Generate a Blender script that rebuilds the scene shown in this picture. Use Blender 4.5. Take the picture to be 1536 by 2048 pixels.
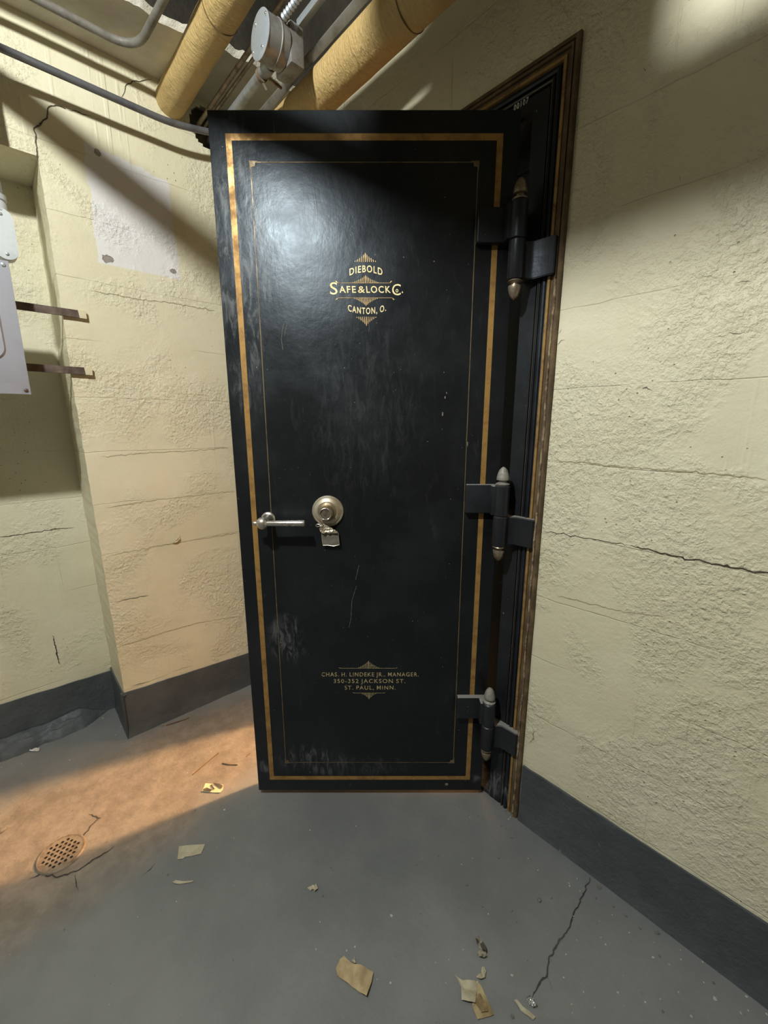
import bpy, bmesh, math, random
from mathutils import Vector, Matrix, noise

for o in list(bpy.data.objects):
    bpy.data.objects.remove(o, do_unlink=True)
S = bpy.context.scene
COL = S.collection
random.seed(7)
PI = math.pi

# ------------------------------------------------------------------ camera, world, light, exposure
A = math.radians(42.611)             # yaw of the camera against the room's long axis
CA, SA = math.cos(A), math.sin(A)
PITCH = math.atan(180 / 830)
H = 1.3
cam = bpy.data.cameras.new('camera')
cam.sensor_fit = 'VERTICAL'
cam.sensor_height = 36
cam.sensor_width = 27
cam.lens = 36 * 830 / 2048
cam.clip_start = 0.02
co = bpy.data.objects.new('camera', cam)
COL.objects.link(co)
co.location = (0, 0, H)
co.rotation_euler = (PI / 2 - PITCH, 0, -A)
S.camera = co

W = bpy.data.worlds.new('world')
S.world = W
W.use_nodes = True
W.node_tree.nodes['Background'].inputs[0].default_value = (0.9, 0.95, 1, 1)
W.node_tree.nodes['Background'].inputs[1].default_value = 0.02
S.view_settings.view_transform = 'Standard'
S.view_settings.look = 'None'
S.view_settings.gamma = 1
S.view_settings.use_curve_mapping = False
S.view_settings.exposure = 0.0

LAMP = Vector((-0.50, 0.45, 2.60))   # bare bulb under the ceiling, left of the camera


def light(name, kind, loc, energy, color, radius, **k):
    l = bpy.data.lights.new(name, kind)
    l.energy = energy
    l.color = color
    l.shadow_soft_size = radius
    for a, b in k.items():
        setattr(l, a, b)
    o = bpy.data.objects.new(name, l)
    o.location = loc
    COL.objects.link(o)
    return o


light('ceiling_bulb_light', 'POINT', LAMP, 150, (0.97, 0.98, 0.93), 0.045)
light('vault_bulb_light', 'POINT', (4.6, 0.20, 3.4), 3000, (1.0, 0.56, 0.25), 0.12)


# ------------------------------------------------------------------ measuring helpers
def ray(u, v):
    X = (u - 768) / 830
    Y = -(v - 1024) / 830
    x = X
    y = math.cos(PITCH) + Y * math.sin(PITCH)
    z = -math.sin(PITCH) + Y * math.cos(PITCH)
    return Vector((x * CA + y * SA, -x * SA + y * CA, z))


def on_floor(u, v, z=0.0):
    d = ray(u, v)
    t = (z - H) / d.z
    return Vector((d.x * t, d.y * t, z))


def on_y(u, v, y):
    d = ray(u, v)
    t = y / d.y
    return Vector((d.x * t, y, H + d.z * t))


def on_x(u, v, x):
    d = ray(u, v)
    t = x / d.x
    return Vector((x, d.y * t, H + d.z * t))


XR = 1.112      # right wall plane
YL = 1.845      # left wall plane
YN = 2.11       # back of the niche
ZC = 2.49       # low soffit


# ------------------------------------------------------------------ materials
def newmat(name):
    m = bpy.data.materials.new(name)
    m.use_nodes = True
    nt = m.node_tree
    nt.nodes.clear()
    out = nt.nodes.new('ShaderNodeOutputMaterial')
    b = nt.nodes.new('ShaderNodeBsdfPrincipled')
    nt.links.new(b.outputs[0], out.inputs[0])
    return m, nt, b


class N:
    """small node helper"""
    def __init__(s, nt):
        s.nt = nt
        s.tc = nt.nodes.new('ShaderNodeTexCoord')
        s.obj = s.tc.outputs['Object']

    def link(s, a, b):
        if hasattr(a, 'links'):
            s.nt.links.new(a, b)
        else:
            b.default_value = a

    def noise(s, scale, detail=4, rough=0.6, vec=None, dist=0.0, out='Fac'):
        n = s.nt.nodes.new('ShaderNodeTexNoise')
        n.inputs['Scale'].default_value = scale
        n.inputs['Detail'].default_value = detail
        n.inputs['Roughness'].default_value = rough
        n.inputs['Distortion'].default_value = dist
        s.nt.links.new(vec or s.obj, n.inputs['Vector'])
        return n.outputs[out]

    def vor(s, scale, vec=None, feature='F1'):
        n = s.nt.nodes.new('ShaderNodeTexVoronoi')
        n.feature = feature
        n.inputs['Scale'].default_value = scale
        s.nt.links.new(vec or s.obj, n.inputs['Vector'])
        return n.outputs['Distance']

    def map(s, v, scale=(1, 1, 1), loc=(0, 0, 0), rot=(0, 0, 0)):
        n = s.nt.nodes.new('ShaderNodeMapping')
        n.inputs['Scale'].default_value = scale
        n.inputs['Location'].default_value = loc
        n.inputs['Rotation'].default_value = rot
        s.nt.links.new(v, n.inputs['Vector'])
        return n.outputs[0]

    def m(s, op, a, b=0.0, c=0.0, clamp=False):
        n = s.nt.nodes.new('ShaderNodeMath')
        n.operation = op
        n.use_clamp = clamp
        s.link(a, n.inputs[0])
        s.link(b, n.inputs[1])
        s.link(c, n.inputs[2])
        return n.outputs[0]

    def ramp(s, v, lo, hi, a=0.0, b=1.0):
        n = s.nt.nodes.new('ShaderNodeMapRange')
        n.interpolation_type = 'SMOOTHSTEP'
        s.link(v, n.inputs[0])
        n.inputs[1].default_value = lo
        n.inputs[2].default_value = hi
        n.inputs[3].default_value = a
        n.inputs[4].default_value = b
        return n.outputs[0]

    def mix(s, f, a, b):
        n = s.nt.nodes.new('ShaderNodeMix')
        n.data_type = 'RGBA'
        s.link(f, n.inputs[0])
        for v, i in ((a, 6), (b, 7)):
            if isinstance(v, tuple):
                n.inputs[i].default_value = (*v, 1) if len(v) == 3 else v
            else:
                s.nt.links.new(v, n.inputs[i])
        return n.outputs[2]

    def xyz(s, vec=None):
        n = s.nt.nodes.new('ShaderNodeSeparateXYZ')
        s.nt.links.new(vec or s.obj, n.inputs[0])
        return n.outputs

    def box(s, c, lo, hi, soft):
        a = s.ramp(c, lo - soft, lo + soft)
        b = s.ramp(c, hi - soft, hi + soft, 1, 0)
        return s.m('MULTIPLY', a, b)

    def bump(s, h, dist, strength=1.0, prev=None):
        n = s.nt.nodes.new('ShaderNodeBump')
        n.inputs['Strength'].default_value = strength
        n.inputs['Distance'].default_value = dist
        s.link(h, n.inputs['Height'])
        if prev:
            s.nt.links.new(prev, n.inputs['Normal'])
        return n.outputs[0]

    def blob(s, a, b, ca, cb, ra, rb):
        """soft elliptical mask around (ca, cb) in the two given coordinates"""
        da = s.m('DIVIDE', s.m('SUBTRACT', a, ca), ra)
        db = s.m('DIVIDE', s.m('SUBTRACT', b, cb), rb)
        d = s.m('ADD', s.m('MULTIPLY', da, da), s.m('MULTIPLY', db, db))
        return d


def plaster(name, axis, patch=False):
    """cream oil paint over board-marked concrete; axis: the wall's horizontal coordinate (0 x, 1 y)"""
    m, nt, b = newmat(name)
    g = N(nt)
    c = g.xyz()
    hx, z = c[axis], c[2]
    n1 = g.noise(2.2, 5, 0.6)
    n2 = g.noise(9, 4, 0.6)
    col = g.mix(g.ramp(n1, .35, .7), (.68, .64, .46), (.75, .715, .545))
    col = g.mix(g.ramp(n2, .62, .8, 0, .35), col, (.55, .49, .33))
    # fine dark pin holes in clusters
    pit = g.m('MULTIPLY', g.ramp(g.vor(38), .05, .085, 1, 0), g.ramp(g.noise(3.1, 2), .54, .64))
    col = g.mix(g.m('MULTIPLY', pit, .7), col, (.12, .09, .06))
    # relief: rough islands among smoother paint, trowel blobs and board seams
    rough = g.ramp(g.noise(3.3, 4, .55, dist=.6), .43, .62)
    stretch = g.map(g.obj, (1, 1, 1.0))
    r1 = g.noise(95, 4, .6)
    r2 = g.noise(20, 5, .6)
    r1 = g.m('ADD', g.ramp(r1, .36, .72), g.m('MULTIPLY', g.ramp(g.noise(42, 3, .55, dist=.3), .40, .66), .8))
    r1 = g.m('MULTIPLY', r1, g.m('MULTIPLY_ADD', rough, .88, .09))
    wob = g.m('MULTIPLY_ADD', g.noise(5, 3), .02, -.01)
    zz = g.m('ADD', z, wob)
    fr = g.m('ABSOLUTE', g.m('SUBTRACT', g.m('FRACT', g.m('DIVIDE', g.m('ADD', zz, -.018), .1953)), .5))
    seam = g.ramp(fr, .489, .4985)
    seam = g.m('MULTIPLY', seam, g.ramp(g.noise(2.7, 2), .38, .55))
    hgt = g.m('ADD', g.m('MULTIPLY', r1, .55), g.m('MULTIPLY', r2, .55))
    hgt = g.m('SUBTRACT', hgt, g.m('MULTIPLY', seam, .25))
    hgt = g.m('SUBTRACT', hgt, g.m('MULTIPLY', pit, 1.0))
    # vertical runs of paint
    vs = g.noise(30, 2, .5, vec=g.map(g.obj, (1, 1, .045)), dist=.2)
    hgt = g.m('ADD', hgt, g.m('MULTIPLY', g.m('MULTIPLY', g.ramp(vs, .60, .68), g.ramp(g.noise(1.9, 2), .45, .6)), .35))
    col = g.mix(g.m('MULTIPLY', seam, .2), col, (.28, .24, .15))
    if patch:
        # grey-white unpainted rectangle with three spots where the paint has come off
        e = g.m('MULTIPLY_ADD', g.noise(14, 4), .05, -.025)
        px = g.m('ADD', hx, e)
        top = g.m('SUBTRACT', g.m('SUBTRACT', z, e), g.m('MULTIPLY_ADD', g.m('SUBTRACT', hx, .35), -.15, 2.207))
        msk = g.m('MULTIPLY', g.box(px, .350, .614, .003), g.m('MULTIPLY', g.ramp(z, 1.838, 1.846), g.ramp(top, -.004, .004, 1, 0)))
        col = g.mix(g.m('MULTIPLY', msk, .9), col, (.72, .72, .73))
        for (a0, z0, ra, rb) in ((.388, 2.186, .010, .011), (.378, 1.860, .018, .013), (.594, 1.868, .012, .009)):
            d = g.blob(hx, z, a0, z0, ra, rb)
            d = g.m('ADD', d, g.m('MULTIPLY_ADD', g.noise(85, 4, .7), 2.6, -1.3))
            sp = g.ramp(d, .7, 1.0, 1, 0)
            col = g.mix(sp, col, g.mix(g.noise(150, 3), (.16, .14, .12), (.40, .37, .33)))
            hgt = g.m('SUBTRACT', hgt, g.m('MULTIPLY', sp, .7))
    nt.links.new(col, b.inputs['Base Color'])
    b.inputs['Roughness'].default_value = .48
    b.inputs['Specular IOR Level'].default_value = .35
    nt.links.new(g.bump(hgt, .0042, .9), b.inputs['Normal'])
    return m


def concrete_dark(name, c0, c1, rough=.85):
    m, nt, b = newmat(name)
    g = N(nt)
    col = g.mix(g.ramp(g.noise(4, 6, .65), .35, .68), c0, c1)
    nt.links.new(col, b.inputs['Base Color'])
    b.inputs['Roughness'].default_value = rough
    nt.links.new(g.bump(g.noise(22, 6, .7), .008), b.inputs['Normal'])
    return m


def grey_paint(name):
    m, nt, b = newmat(name)
    g = N(nt)
    col = g.mix(g.ramp(g.noise(5, 5, .6), .35, .7), (.060, .070, .078), (.092, .104, .112))
    col = g.mix(g.ramp(g.noise(60, 3, .6), .72, .78, 0, .5), col, (.3, .3, .28))
    nt.links.new(col, b.inputs['Base Color'])
    nt.links.new(g.ramp(g.noise(9, 3), .3, .7, .48, .7), b.inputs['Roughness'])
    nt.links.new(g.bump(g.m('ADD', g.noise(18, 5, .6), g.m('MULTIPLY', g.noise(90, 3), .3)), .006), b.inputs['Normal'])
    return m


def floor_mat():
    m, nt, b = newmat('painted_concrete_floor')
    g = N(nt)
    c = g.xyz()
    n1 = g.noise(1.7, 6, .6)
    n2 = g.noise(7, 5, .65, dist=.4)
    col = g.mix(g.ramp(n1, .3, .7), (.145, .153, .157), (.218, .224, .222))
    col = g.mix(g.ramp(n2, .55, .78, 0, .45), col, (.20, .20, .19))
    # worn concrete round the drain and along the wall behind the door
    d = g.blob(c[0], c[1], -.06, 1.50, .62, .30)
    d2 = g.blob(c[0], c[1], .45, 1.56, .55, .25)
    dd = g.m('MINIMUM', d, d2)
    dd = g.m('ADD', dd, g.m('MULTIPLY_ADD', g.noise(6, 5, .6), 1.6, -.8))
    wear = g.ramp(dd, .3, 1.5, 1, 0)
    rust = g.mix(g.ramp(g.noise(14, 6, .7), .32, .70), (.17, .14, .11), (.27, .235, .19))
    col = g.mix(g.m('MULTIPLY', wear, .85), col, rust)
    sp = g.ramp(g.noise(140, 2, .5), .74, .79, 0, .5)
    col = g.mix(sp, col, (.45, .45, .42))
    dk = g.ramp(g.noise(46, 3, .6), .70, .76, 0, .6)
    col = g.mix(dk, col, (.06, .058, .055))
    nt.links.new(col, b.inputs['Base Color'])
    nt.links.new(g.ramp(n2, .3, .7, .42, .62), b.inputs['Roughness'])
    b.inputs['Specular IOR Level'].default_value = .35
    h = g.m('ADD', g.m('MULTIPLY', g.noise(9, 5, .6), .9), g.m('MULTIPLY', g.noise(50, 5, .6), g.m('MULTIPLY_ADD', wear, .45, .10)))
    nt.links.new(g.bump(h, .006), b.inputs['Normal'])
    return m


def enamel(name, base=(.0095, .0100, .0110), rough=(.20, .40), scuffs_sheen=(), dust=0.0, dustcol=(.30, .29, .27)):
    """black enamel; scuffs: (a, z, ra, rz, amount) in local x and z"""
    m, nt, b = newmat(name)
    g = N(nt)
    c = g.xyz()
    st = g.map(g.obj, (1, 1, .25))
    n1 = g.noise(5, 6, .65)
    n2 = g.noise(38, 5, .7, vec=st, dist=.6)
    col = g.mix(g.ramp(n1, .4, .7), base, tuple(v * 1.6 for v in base))
    haze = g.ramp(n2, .58, .75, 0, .12)
    col = g.mix(haze, col, (.10, .105, .11))
    # thin vertical scratches
    sc = g.noise(120, 2, .5, vec=g.map(g.obj, (1, 1, .06), rot=(0, .12, 0)))
    scm = g.m('MULTIPLY', g.ramp(sc, .70, .76, 0, .35), g.ramp(g.noise(3, 2), .5, .6))
    col = g.mix(scm, col, (.16, .165, .17))
    spk = g.m('MULTIPLY', g.ramp(g.noise(170, 1, .5), .765, .80), g.ramp(g.noise(6, 2), .45, .6))
    col = g.mix(g.m('MULTIPLY', spk, .8), col, (.5, .5, .48))
    r = g.ramp(n1, .3, .7, rough[0], rough[1])
    for (a0, z0, ra, rz, amt) in scuffs_sheen:
        d = g.m('ADD', g.blob(c[0], c[2], a0, z0, ra, rz), g.m('MULTIPLY_ADD', g.noise(12, 5, .65), 1.8, -.9))
        k = g.m('MULTIPLY', g.ramp(d, .1, 1.1, 1, 0), g.ramp(g.noise(46, 5, .75, vec=st, dist=.8), .45, .66))
        k = g.m('MULTIPLY', k, amt)
        col = g.mix(k, col, (.20, .205, .21))
    if dust:
        ge = nt.nodes.new('ShaderNodeNewGeometry')
        nz = g.xyz(ge.outputs['True Normal'])[2]
        f = g.m('MULTIPLY', g.ramp(nz, .75, .95), dust)
        col = g.mix(f, col, dustcol)
        r = g.m('ADD', r, g.m('MULTIPLY', f, .5))
    nt.links.new(col, b.inputs['Base Color'])
    nt.links.new(r, b.inputs['Roughness'])
    b.inputs['Specular IOR Level'].default_value = .43
    b.inputs['Specular Tint'].default_value = (.74, .87, 1, 1)
    nt.links.new(g.bump(g.m('ADD', g.noise(16, 4, .6), g.m('MULTIPLY', n2, .3)), .0012), b.inputs['Normal'])
    return m


def metal(name, col, rough=.35, metallic=1.0, var=.35, scale=30, bump=.0006, col2=None, lo=.4, hi=.7):
    m, nt, b = newmat(name)
    g = N(nt)
    n = g.noise(scale, 5, .65)
    c2 = col2 or tuple(v * (1 - var) for v in col)
    nt.links.new(g.mix(g.ramp(n, lo, hi), col, c2), b.inputs['Base Color'])
    nt.links.new(g.ramp(n, .3, .7, rough * .8, min(1, rough * 1.4)), b.inputs['Roughness'])
    b.inputs['Metallic'].default_value = metallic
    nt.links.new(g.bump(n, bump), b.inputs['Normal'])
    return m


def wrap_mat():
    """yellow-ochre painted canvas lagging, wrinkled across the pipe"""
    m, nt, b = newmat('ochre_pipe_lagging')
    g = N(nt)
    st = g.map(g.obj, (1, 2.6, 1), rot=(0, 0, 0))
    col = g.mix(g.ramp(g.noise(7, 5, .6), .3, .72), (.58, .42, .175), (.46, .32, .125))
    col = g.mix(g.ramp(g.noise(40, 4, .7), .66, .8, 0, .5), col, (.26, .16, .06))
    nt.links.new(col, b.inputs['Base Color'])
    b.inputs['Roughness'].default_value = .6
    h = g.m('ADD', g.noise(55, 4, .6, vec=st, dist=.7), g.m('MULTIPLY', g.noise(12, 3), 1.2))
    nt.links.new(g.bump(h, .006), b.inputs['Normal'])
    return m


def paper_mat(name, c0, c1, scale=30):
    m, nt, b = newmat(name)
    g = N(nt)
    nt.links.new(g.mix(g.ramp(g.noise(scale, 5, .65), .35, .7), c0, c1), b.inputs['Base Color'])
    b.inputs['Roughness'].default_value = .8
    nt.links.new(g.bump(g.noise(60, 3), .001), b.inputs['Normal'])
    return m


M = {}
M['wall_r'] = plaster('cream_painted_concrete', 1)
M['wall_l'] = plaster('cream_painted_board_marked_concrete', 0, patch=True)
M['lining'] = concrete_dark('black_drain_pit', (.006, .006, .005), (.012, .011, .009))
M['grey'] = grey_paint('dark_grey_wall_paint')
M['floor'] = floor_mat()
M['soffit'] = concrete_dark('bare_soffit_concrete', (.50, .48, .40), (.66, .64, .55))
M['upper_shade'] = concrete_dark('shade_dark_upper_ceiling', (.022, .019, .013), (.05, .043, .030))  # near-black colour stands in for the shade high up
M['dim_wall'] = concrete_dark('dingy_unpainted_concrete', (.16, .15, .12), (.24, .22, .17))
M['inner'] = concrete_dark('dark_vault_lining', (.22, .20, .17), (.32, .29, .25))
M['bare'] = concrete_dark('broken_bare_concrete', (.16, .145, .12), (.30, .27, .22))
M['crack'] = concrete_dark('crack_shadow_dirt', (.035, .028, .018), (.10, .085, .055))
M['crack_soft'] = concrete_dark('shallow_crack_dirt', (.33, .29, .18), (.46, .41, .27))
M['floor_crack'] = concrete_dark('floor_crack_dirt', (.03, .029, .028), (.07, .068, .064))
SC = ((-.66, .60, .065, .10, .55), (-.60, .15, .14, .07, .55), (-.725, 1.70, .085, .42, .55), (-.76, .12, .03, .03, .8), (-.44, .12, .2, .05, .25),  # tall upper-left entry paints in a hazy reflection besides scuffing
      (-.40, 1.35, .2, .3, .10), (-.03, .07, .03, .02, .9))
M['door'] = enamel('black_door_enamel', scuffs_sheen=SC, rough=(.29, .42))
M['frame'] = enamel('black_frame_enamel', base=(.0105, .011, .013), rough=(.35, .55), dust=.0,
                    scuffs_sheen=((1.1, .06, 2.0, .09, .7),))
M['hinge'] = enamel('black_hinge_enamel', base=(.016, .0165, .019), rough=(.30, .45), dust=.85)
M['gold'] = metal('old_gold_leaf', (.44, .255, .075), .50, .3, col2=(.27, .145, .045), scale=22)
M['gold_fr'] = metal('aged_gold_frame_line', (.36, .225, .075), .5, .3, col2=(.18, .10, .04), scale=25)
M['goldline'] = metal('faint_gold_pinline', (.24, .17, .09), .5, .3, col2=(.10, .08, .05), scale=18)
M['letter'] = metal('cream_gold_lettering', (.92, .80, .47), .45, .15, col2=(.80, .62, .30), scale=60)
M['rays'] = metal('gold_sunburst', (.74, .52, .25), .45, .3, col2=(.45, .30, .13), scale=90)
M['letter_worn'] = metal('worn_gold_lettering', (.62, .50, .27), .5, .2, col2=(.10, .08, .04), scale=170, lo=.48, hi=.66)
M['white'] = metal('white_number_paint', (.75, .76, .74), .5, 0)
M['nickel'] = metal('worn_nickel', (.72, .68, .62), .30, .9, col2=(.46, .40, .34), scale=60)
M['dial'] = metal('worn_dial_nickel', (.66, .61, .50), .42, .7, col2=(.40, .32, .20), scale=18)
M['dialdark'] = metal('brass_dial_core', (.36, .28, .17), .45, .8, col2=(.18, .13, .08), scale=50)
M['finial'] = metal('tarnished_brass', (.36, .31, .235), .40, .75, col2=(.19, .14, .085), scale=45)
M['finial_dust'] = metal('dusty_grey_finial', (.33, .32, .29), .55, .3, col2=(.22, .21, .18), scale=45)
M['rust'] = metal('brown_rusted_edge', (.085, .055, .028), .75, .1, col2=(.20, .14, .075), scale=16, bump=.003)
M['mortar'] = metal('crumbling_tan_mortar', (.36, .27, .165), .9, 0, col2=(.13, .09, .06), scale=45, bump=.006, lo=.4, hi=.6)
M['conduit'] = metal('grey_painted_conduit', (.34, .36, .375), .38, .35, col2=(.22, .23, .24), scale=20)
M['conduit_dim'] = metal('dull_grey_conduit', (.34, .345, .33), .5, .2, col2=(.20, .19, .17), scale=22)
M['channel'] = metal('dull_brown_grey_channel', (.20, .195, .17), .55, .1, col2=(.13, .12, .10), scale=22)
M['conduit_dark'] = metal('dark_grey_conduit', (.15, .155, .165), .36, .3, col2=(.10, .10, .105), scale=20)
M['chipmark'] = paper_mat('bare_enamel_chip', (.30, .28, .22), (.12, .11, .09), 200)
M['stain'] = paper_mat('brown_glue_stain', (.17, .115, .05), (.30, .22, .11), 60)
M['tube'] = metal('brown_stained_tube', (.30, .24, .17), .5, .4, col2=(.14, .10, .06), scale=30)
M['boxmetal'] = metal('zinc_box_steel', (.50, .55, .60), .40, .6, col2=(.36, .41, .45), scale=14)
M['boxside'] = metal('dark_zinc_side', (.30, .30, .29), .5, .6, col2=(.18, .16, .14), scale=20)
M['screw'] = metal('bright_screw', (.85, .85, .83), .22, 1)
M['steel'] = metal('rusty_flat_bar', (.105, .075, .060), .55, .5, col2=(.21, .165, .135), scale=26)
M['cream'] = metal('cream_paint_film', (.66, .61, .42), .5, 0, var=.1)
M['panel'] = metal('grey_panel_enamel', (.36, .37, .42), .42, .05, col2=(.30, .31, .36), scale=6, bump=.0003)
M['lb'] = metal('pale_grey_fitting', (.55, .59, .60), .42, .1, col2=(.42, .46, .47), scale=14)
M['wrap'] = wrap_mat()
M['band'] = metal('dark_wrap_seam', (.13, .085, .035), .7, 0)
M['drain'] = metal('worn_iron_grate', (.27, .225, .17), .5, .3, col2=(.16, .125, .09), scale=45)
M['tan'] = paper_mat('tan_crumpled_paper', (.50, .39, .23), (.36, .26, .14))
M['buff'] = paper_mat('buff_masking_tape', (.47, .43, .31), (.37, .33, .23))
M['buff2'] = paper_mat('stained_yellow_paper', (.46, .37, .20), (.20, .14, .06), 14)
M['scrap'] = paper_mat('charred_card', (.42, .38, .28), (.03, .028, .025), 70)
M['flake'] = paper_mat('white_paint_chip', (.70, .70, .66), (.55, .54, .50), 60)
M['foil'] = metal('crumpled_foil', (.8, .82, .85), .22, 1, scale=70)
M['twig'] = paper_mat('dry_twig_bark', (.17, .10, .05), (.10, .06, .03))
M['pebble'] = paper_mat('grey_crumb', (.27, .26, .23), (.17, .16, .14), 60)
M['ink'] = paper_mat('black_print', (.05, .045, .035), (.09, .08, .06))
M['cardbase'] = paper_mat('cream_card', (.66, .58, .38), (.55, .47, .28))
M['tagface'] = metal('grey_tag_film', (.20, .19, .155), .5, .2, col2=(.14, .13, .105), scale=30)
M['shade'] = metal('dark_lamp_shade', (.05, .06, .05), .5, .2)
M['glass'] = metal('frosted_bulb', (.9, .9, .88), .3, 0)


# ------------------------------------------------------------------ object helpers
def obj(name, bm, mat, parent=None, smooth=False, loc=None):
    me = bpy.data.meshes.new(name)
    bm.normal_update()
    if smooth:
        for f in bm.faces:
            f.smooth = True
    bm.to_mesh(me)
    bm.free()
    me.materials.append(mat)
    o = bpy.data.objects.new(name, me)
    COL.objects.link(o)
    if parent:
        o.parent = parent
    if loc:
        o.location = loc
    if smooth and hasattr(me, 'set_sharp_from_angle'):
        me.set_sharp_from_angle(angle=math.radians(38))
    return o


def empty(name, loc, rz=0.0):
    o = bpy.data.objects.new(name, None)
    o.empty_display_size = .05
    o.location = loc
    o.rotation_euler = (0, 0, rz)
    COL.objects.link(o)
    return o


def tag(o, label, cat, group=None, kind=None):
    o['label'] = label
    o['category'] = cat
    if group:
        o['group'] = group
    if kind:
        o['kind'] = kind
    return o


def struct(o):
    o['kind'] = 'structure'
    return o


def box(bm, x0, x1, y0, y1, z0, z1, bevel=0.0, seg=2):
    r = bmesh.ops.create_cube(bm, size=1)
    vs = r['verts']
    for v in vs:
        v.co = Vector(((x0 + x1) / 2 + v.co.x * (x1 - x0), (y0 + y1) / 2 + v.co.y * (y1 - y0), (z0 + z1) / 2 + v.co.z * (z1 - z0)))
    if bevel:
        es = list({e for v in vs for e in v.link_edges})
        bmesh.ops.bevel(bm, geom=es, offset=bevel, segments=seg, affect='EDGES', profile=.6)
    return bm


def nb():
    return bmesh.new()


def lathe(bm, prof, center, axis='z', seg=40, cap=True):
    """prof: list of (r, h); axis z up / y (h grows towards -y) / x (h grows towards -x)"""
    c = Vector(center)
    rings = []
    for r, h in prof:
        ring = []
        for i in range(seg):
            a = 2 * PI * i / seg
            if axis == 'z':
                p = Vector((r * math.cos(a), r * math.sin(a), h))
            elif axis == 'y':
                p = Vector((r * math.cos(a), -h, r * math.sin(a)))
            else:
                p = Vector((-h, r * math.cos(a), r * math.sin(a)))
            ring.append(bm.verts.new(c + p))
        rings.append(ring)
    for a, b in zip(rings, rings[1:]):
        for i in range(seg):
            bm.faces.new((a[i], a[(i + 1) % seg], b[(i + 1) % seg], b[i]))
    if cap:
        bm.faces.new(rings[0])
        bm.faces.new(rings[-1])
    bmesh.ops.recalc_face_normals(bm, faces=bm.faces)
    return bm


def tube(bm, pts, r, seg=16, cap=True, rfun=None):
    pts = [Vector(p) for p in pts]
    t0 = (pts[1] - pts[0]).normalized()
    up = Vector((0, 0, 1)) if abs(t0.z) < .9 else Vector((1, 0, 0))
    n = t0.cross(up).normalized()
    rings = []
    for i, p in enumerate(pts):
        if i == 0:
            t = t0
        elif i == len(pts) - 1:
            t = (pts[i] - pts[i - 1]).normalized()
        else:
            t = (pts[i + 1] - pts[i - 1]).normalized()
        n = (n - t * n.dot(t)).normalized()
        b = t.cross(n)
        ring = []
        for k in range(seg):
            a = 2 * PI * k / seg
            rr = r if rfun is None else rfun(i, a)
            ring.append(bm.verts.new(p + (n * math.cos(a) + b * math.sin(a)) * rr))
        rings.append(ring)
    for a, b in zip(rings, rings[1:]):
        for i in range(seg):
            bm.faces.new((a[i], a[(i + 1) % seg], b[(i + 1) % seg], b[i]))
    if cap:
        bm.faces.new(rings[0])
        bm.faces.new(rings[-1])
    bmesh.ops.recalc_face_normals(bm, faces=bm.faces)
    return bm


def fillet(pts, rad, n=8):
    """round the corners of a polyline"""
    pts = [Vector(p) for p in pts]
    out = [pts[0]]
    for a, b, c in zip(pts, pts[1:], pts[2:]):
        d1, d2 = (a - b), (c - b)
        k = min(rad, d1.length * .49, d2.length * .49)
        p1, p2 = b + d1.normalized() * k, b + d2.normalized() * k
        for i in range(n + 1):
            t = i / n
            out.append(p1 * (1 - t) ** 2 + b * 2 * t * (1 - t) + p2 * t * t)
    out.append(pts[-1])
    return out


def fbm(x, y, z, s, o=4):
    v, a, t = 0, 1, 0
    for i in range(o):
        v += a * noise.noise(Vector((x * s, y * s, z * s)))
        t += a
        a *= .5
        s *= 2.1
    return v / t


def relief(a, b, seed):
    """height of the uneven plaster above the wall plane, metres"""
    return .0035 * fbm(a, b, seed, 2.2, 3) + .0014 * fbm(a, b, seed + 5, 13, 3)


def grid_wall(name, mat, mk, a0, a1, b0, b1, step, keep=None, warp=None, seed=0, parent=None):
    """displaced sheet; mk(a, b, h) -> point"""
    na, nb_ = max(1, int(round((a1 - a0) / step))), max(1, int(round((b1 - b0) / step)))
    bm = nb()
    V = {}
    def vert(i, j):
        if (i, j) not in V:
            a, b = a0 + (a1 - a0) * i / na, b0 + (b1 - b0) * j / nb_
            if warp:
                a, b = warp(a, b)
            V[i, j] = bm.verts.new(mk(a, b, relief(a, b, seed)))
        return V[i, j]
    for i in range(na):
        for j in range(nb_):
            ca, cb = a0 + (a1 - a0) * (i + .5) / na, b0 + (b1 - b0) * (j + .5) / nb_
            if keep and not keep(ca, cb):
                continue
            bm.faces.new((vert(i, j), vert(i + 1, j), vert(i + 1, j + 1), vert(i, j + 1)))
    return bm


def ribbon(name, mat, mk, pts, w, seed, parent, jit=.0038, off=.0009, step=.006, taper=True):
    """jagged crack drawn along a polyline on a wall or floor; mk(a, b, h) -> point"""
    P = []
    for (a0, b0), (a1, b1) in zip(pts, pts[1:]):
        n = max(1, int(math.hypot(a1 - a0, b1 - b0) / step))
        for i in range(n):
            t = i / n
            P.append((a0 + (a1 - a0) * t, b0 + (b1 - b0) * t))
    P.append(pts[-1])
    Q = [(a + jit * fbm(i * .35, seed, 0, 1, 3) * 2.2, b + jit * fbm(i * .35, seed, 9, 1, 3) * 2.2) for i, (a, b) in enumerate(P)]
    bm = nb()
    L, R = [], []
    for i, (a, b) in enumerate(Q):
        a0, b0 = Q[max(0, i - 1)]
        a1, b1 = Q[min(len(Q) - 1, i + 1)]
        dx, dy = a1 - a0, b1 - b0
        l = math.hypot(dx, dy) or 1
        ww = w * (.55 + .9 * abs(fbm(i * .5, seed, 3, 1, 2)) * 1.6)
        if taper:
            ww *= min(1, (min(i, len(Q) - 1 - i) + .4) / 5)
        nx, ny = -dy / l * ww / 2, dx / l * ww / 2
        L.append(bm.verts.new(mk(a + nx, b + ny, off)))
        R.append(bm.verts.new(mk(a - nx, b - ny, off)))
    for i in range(len(Q) - 1):
        bm.faces.new((L[i], L[i + 1], R[i + 1], R[i]))
    return obj(name, bm, mat, parent)


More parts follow.
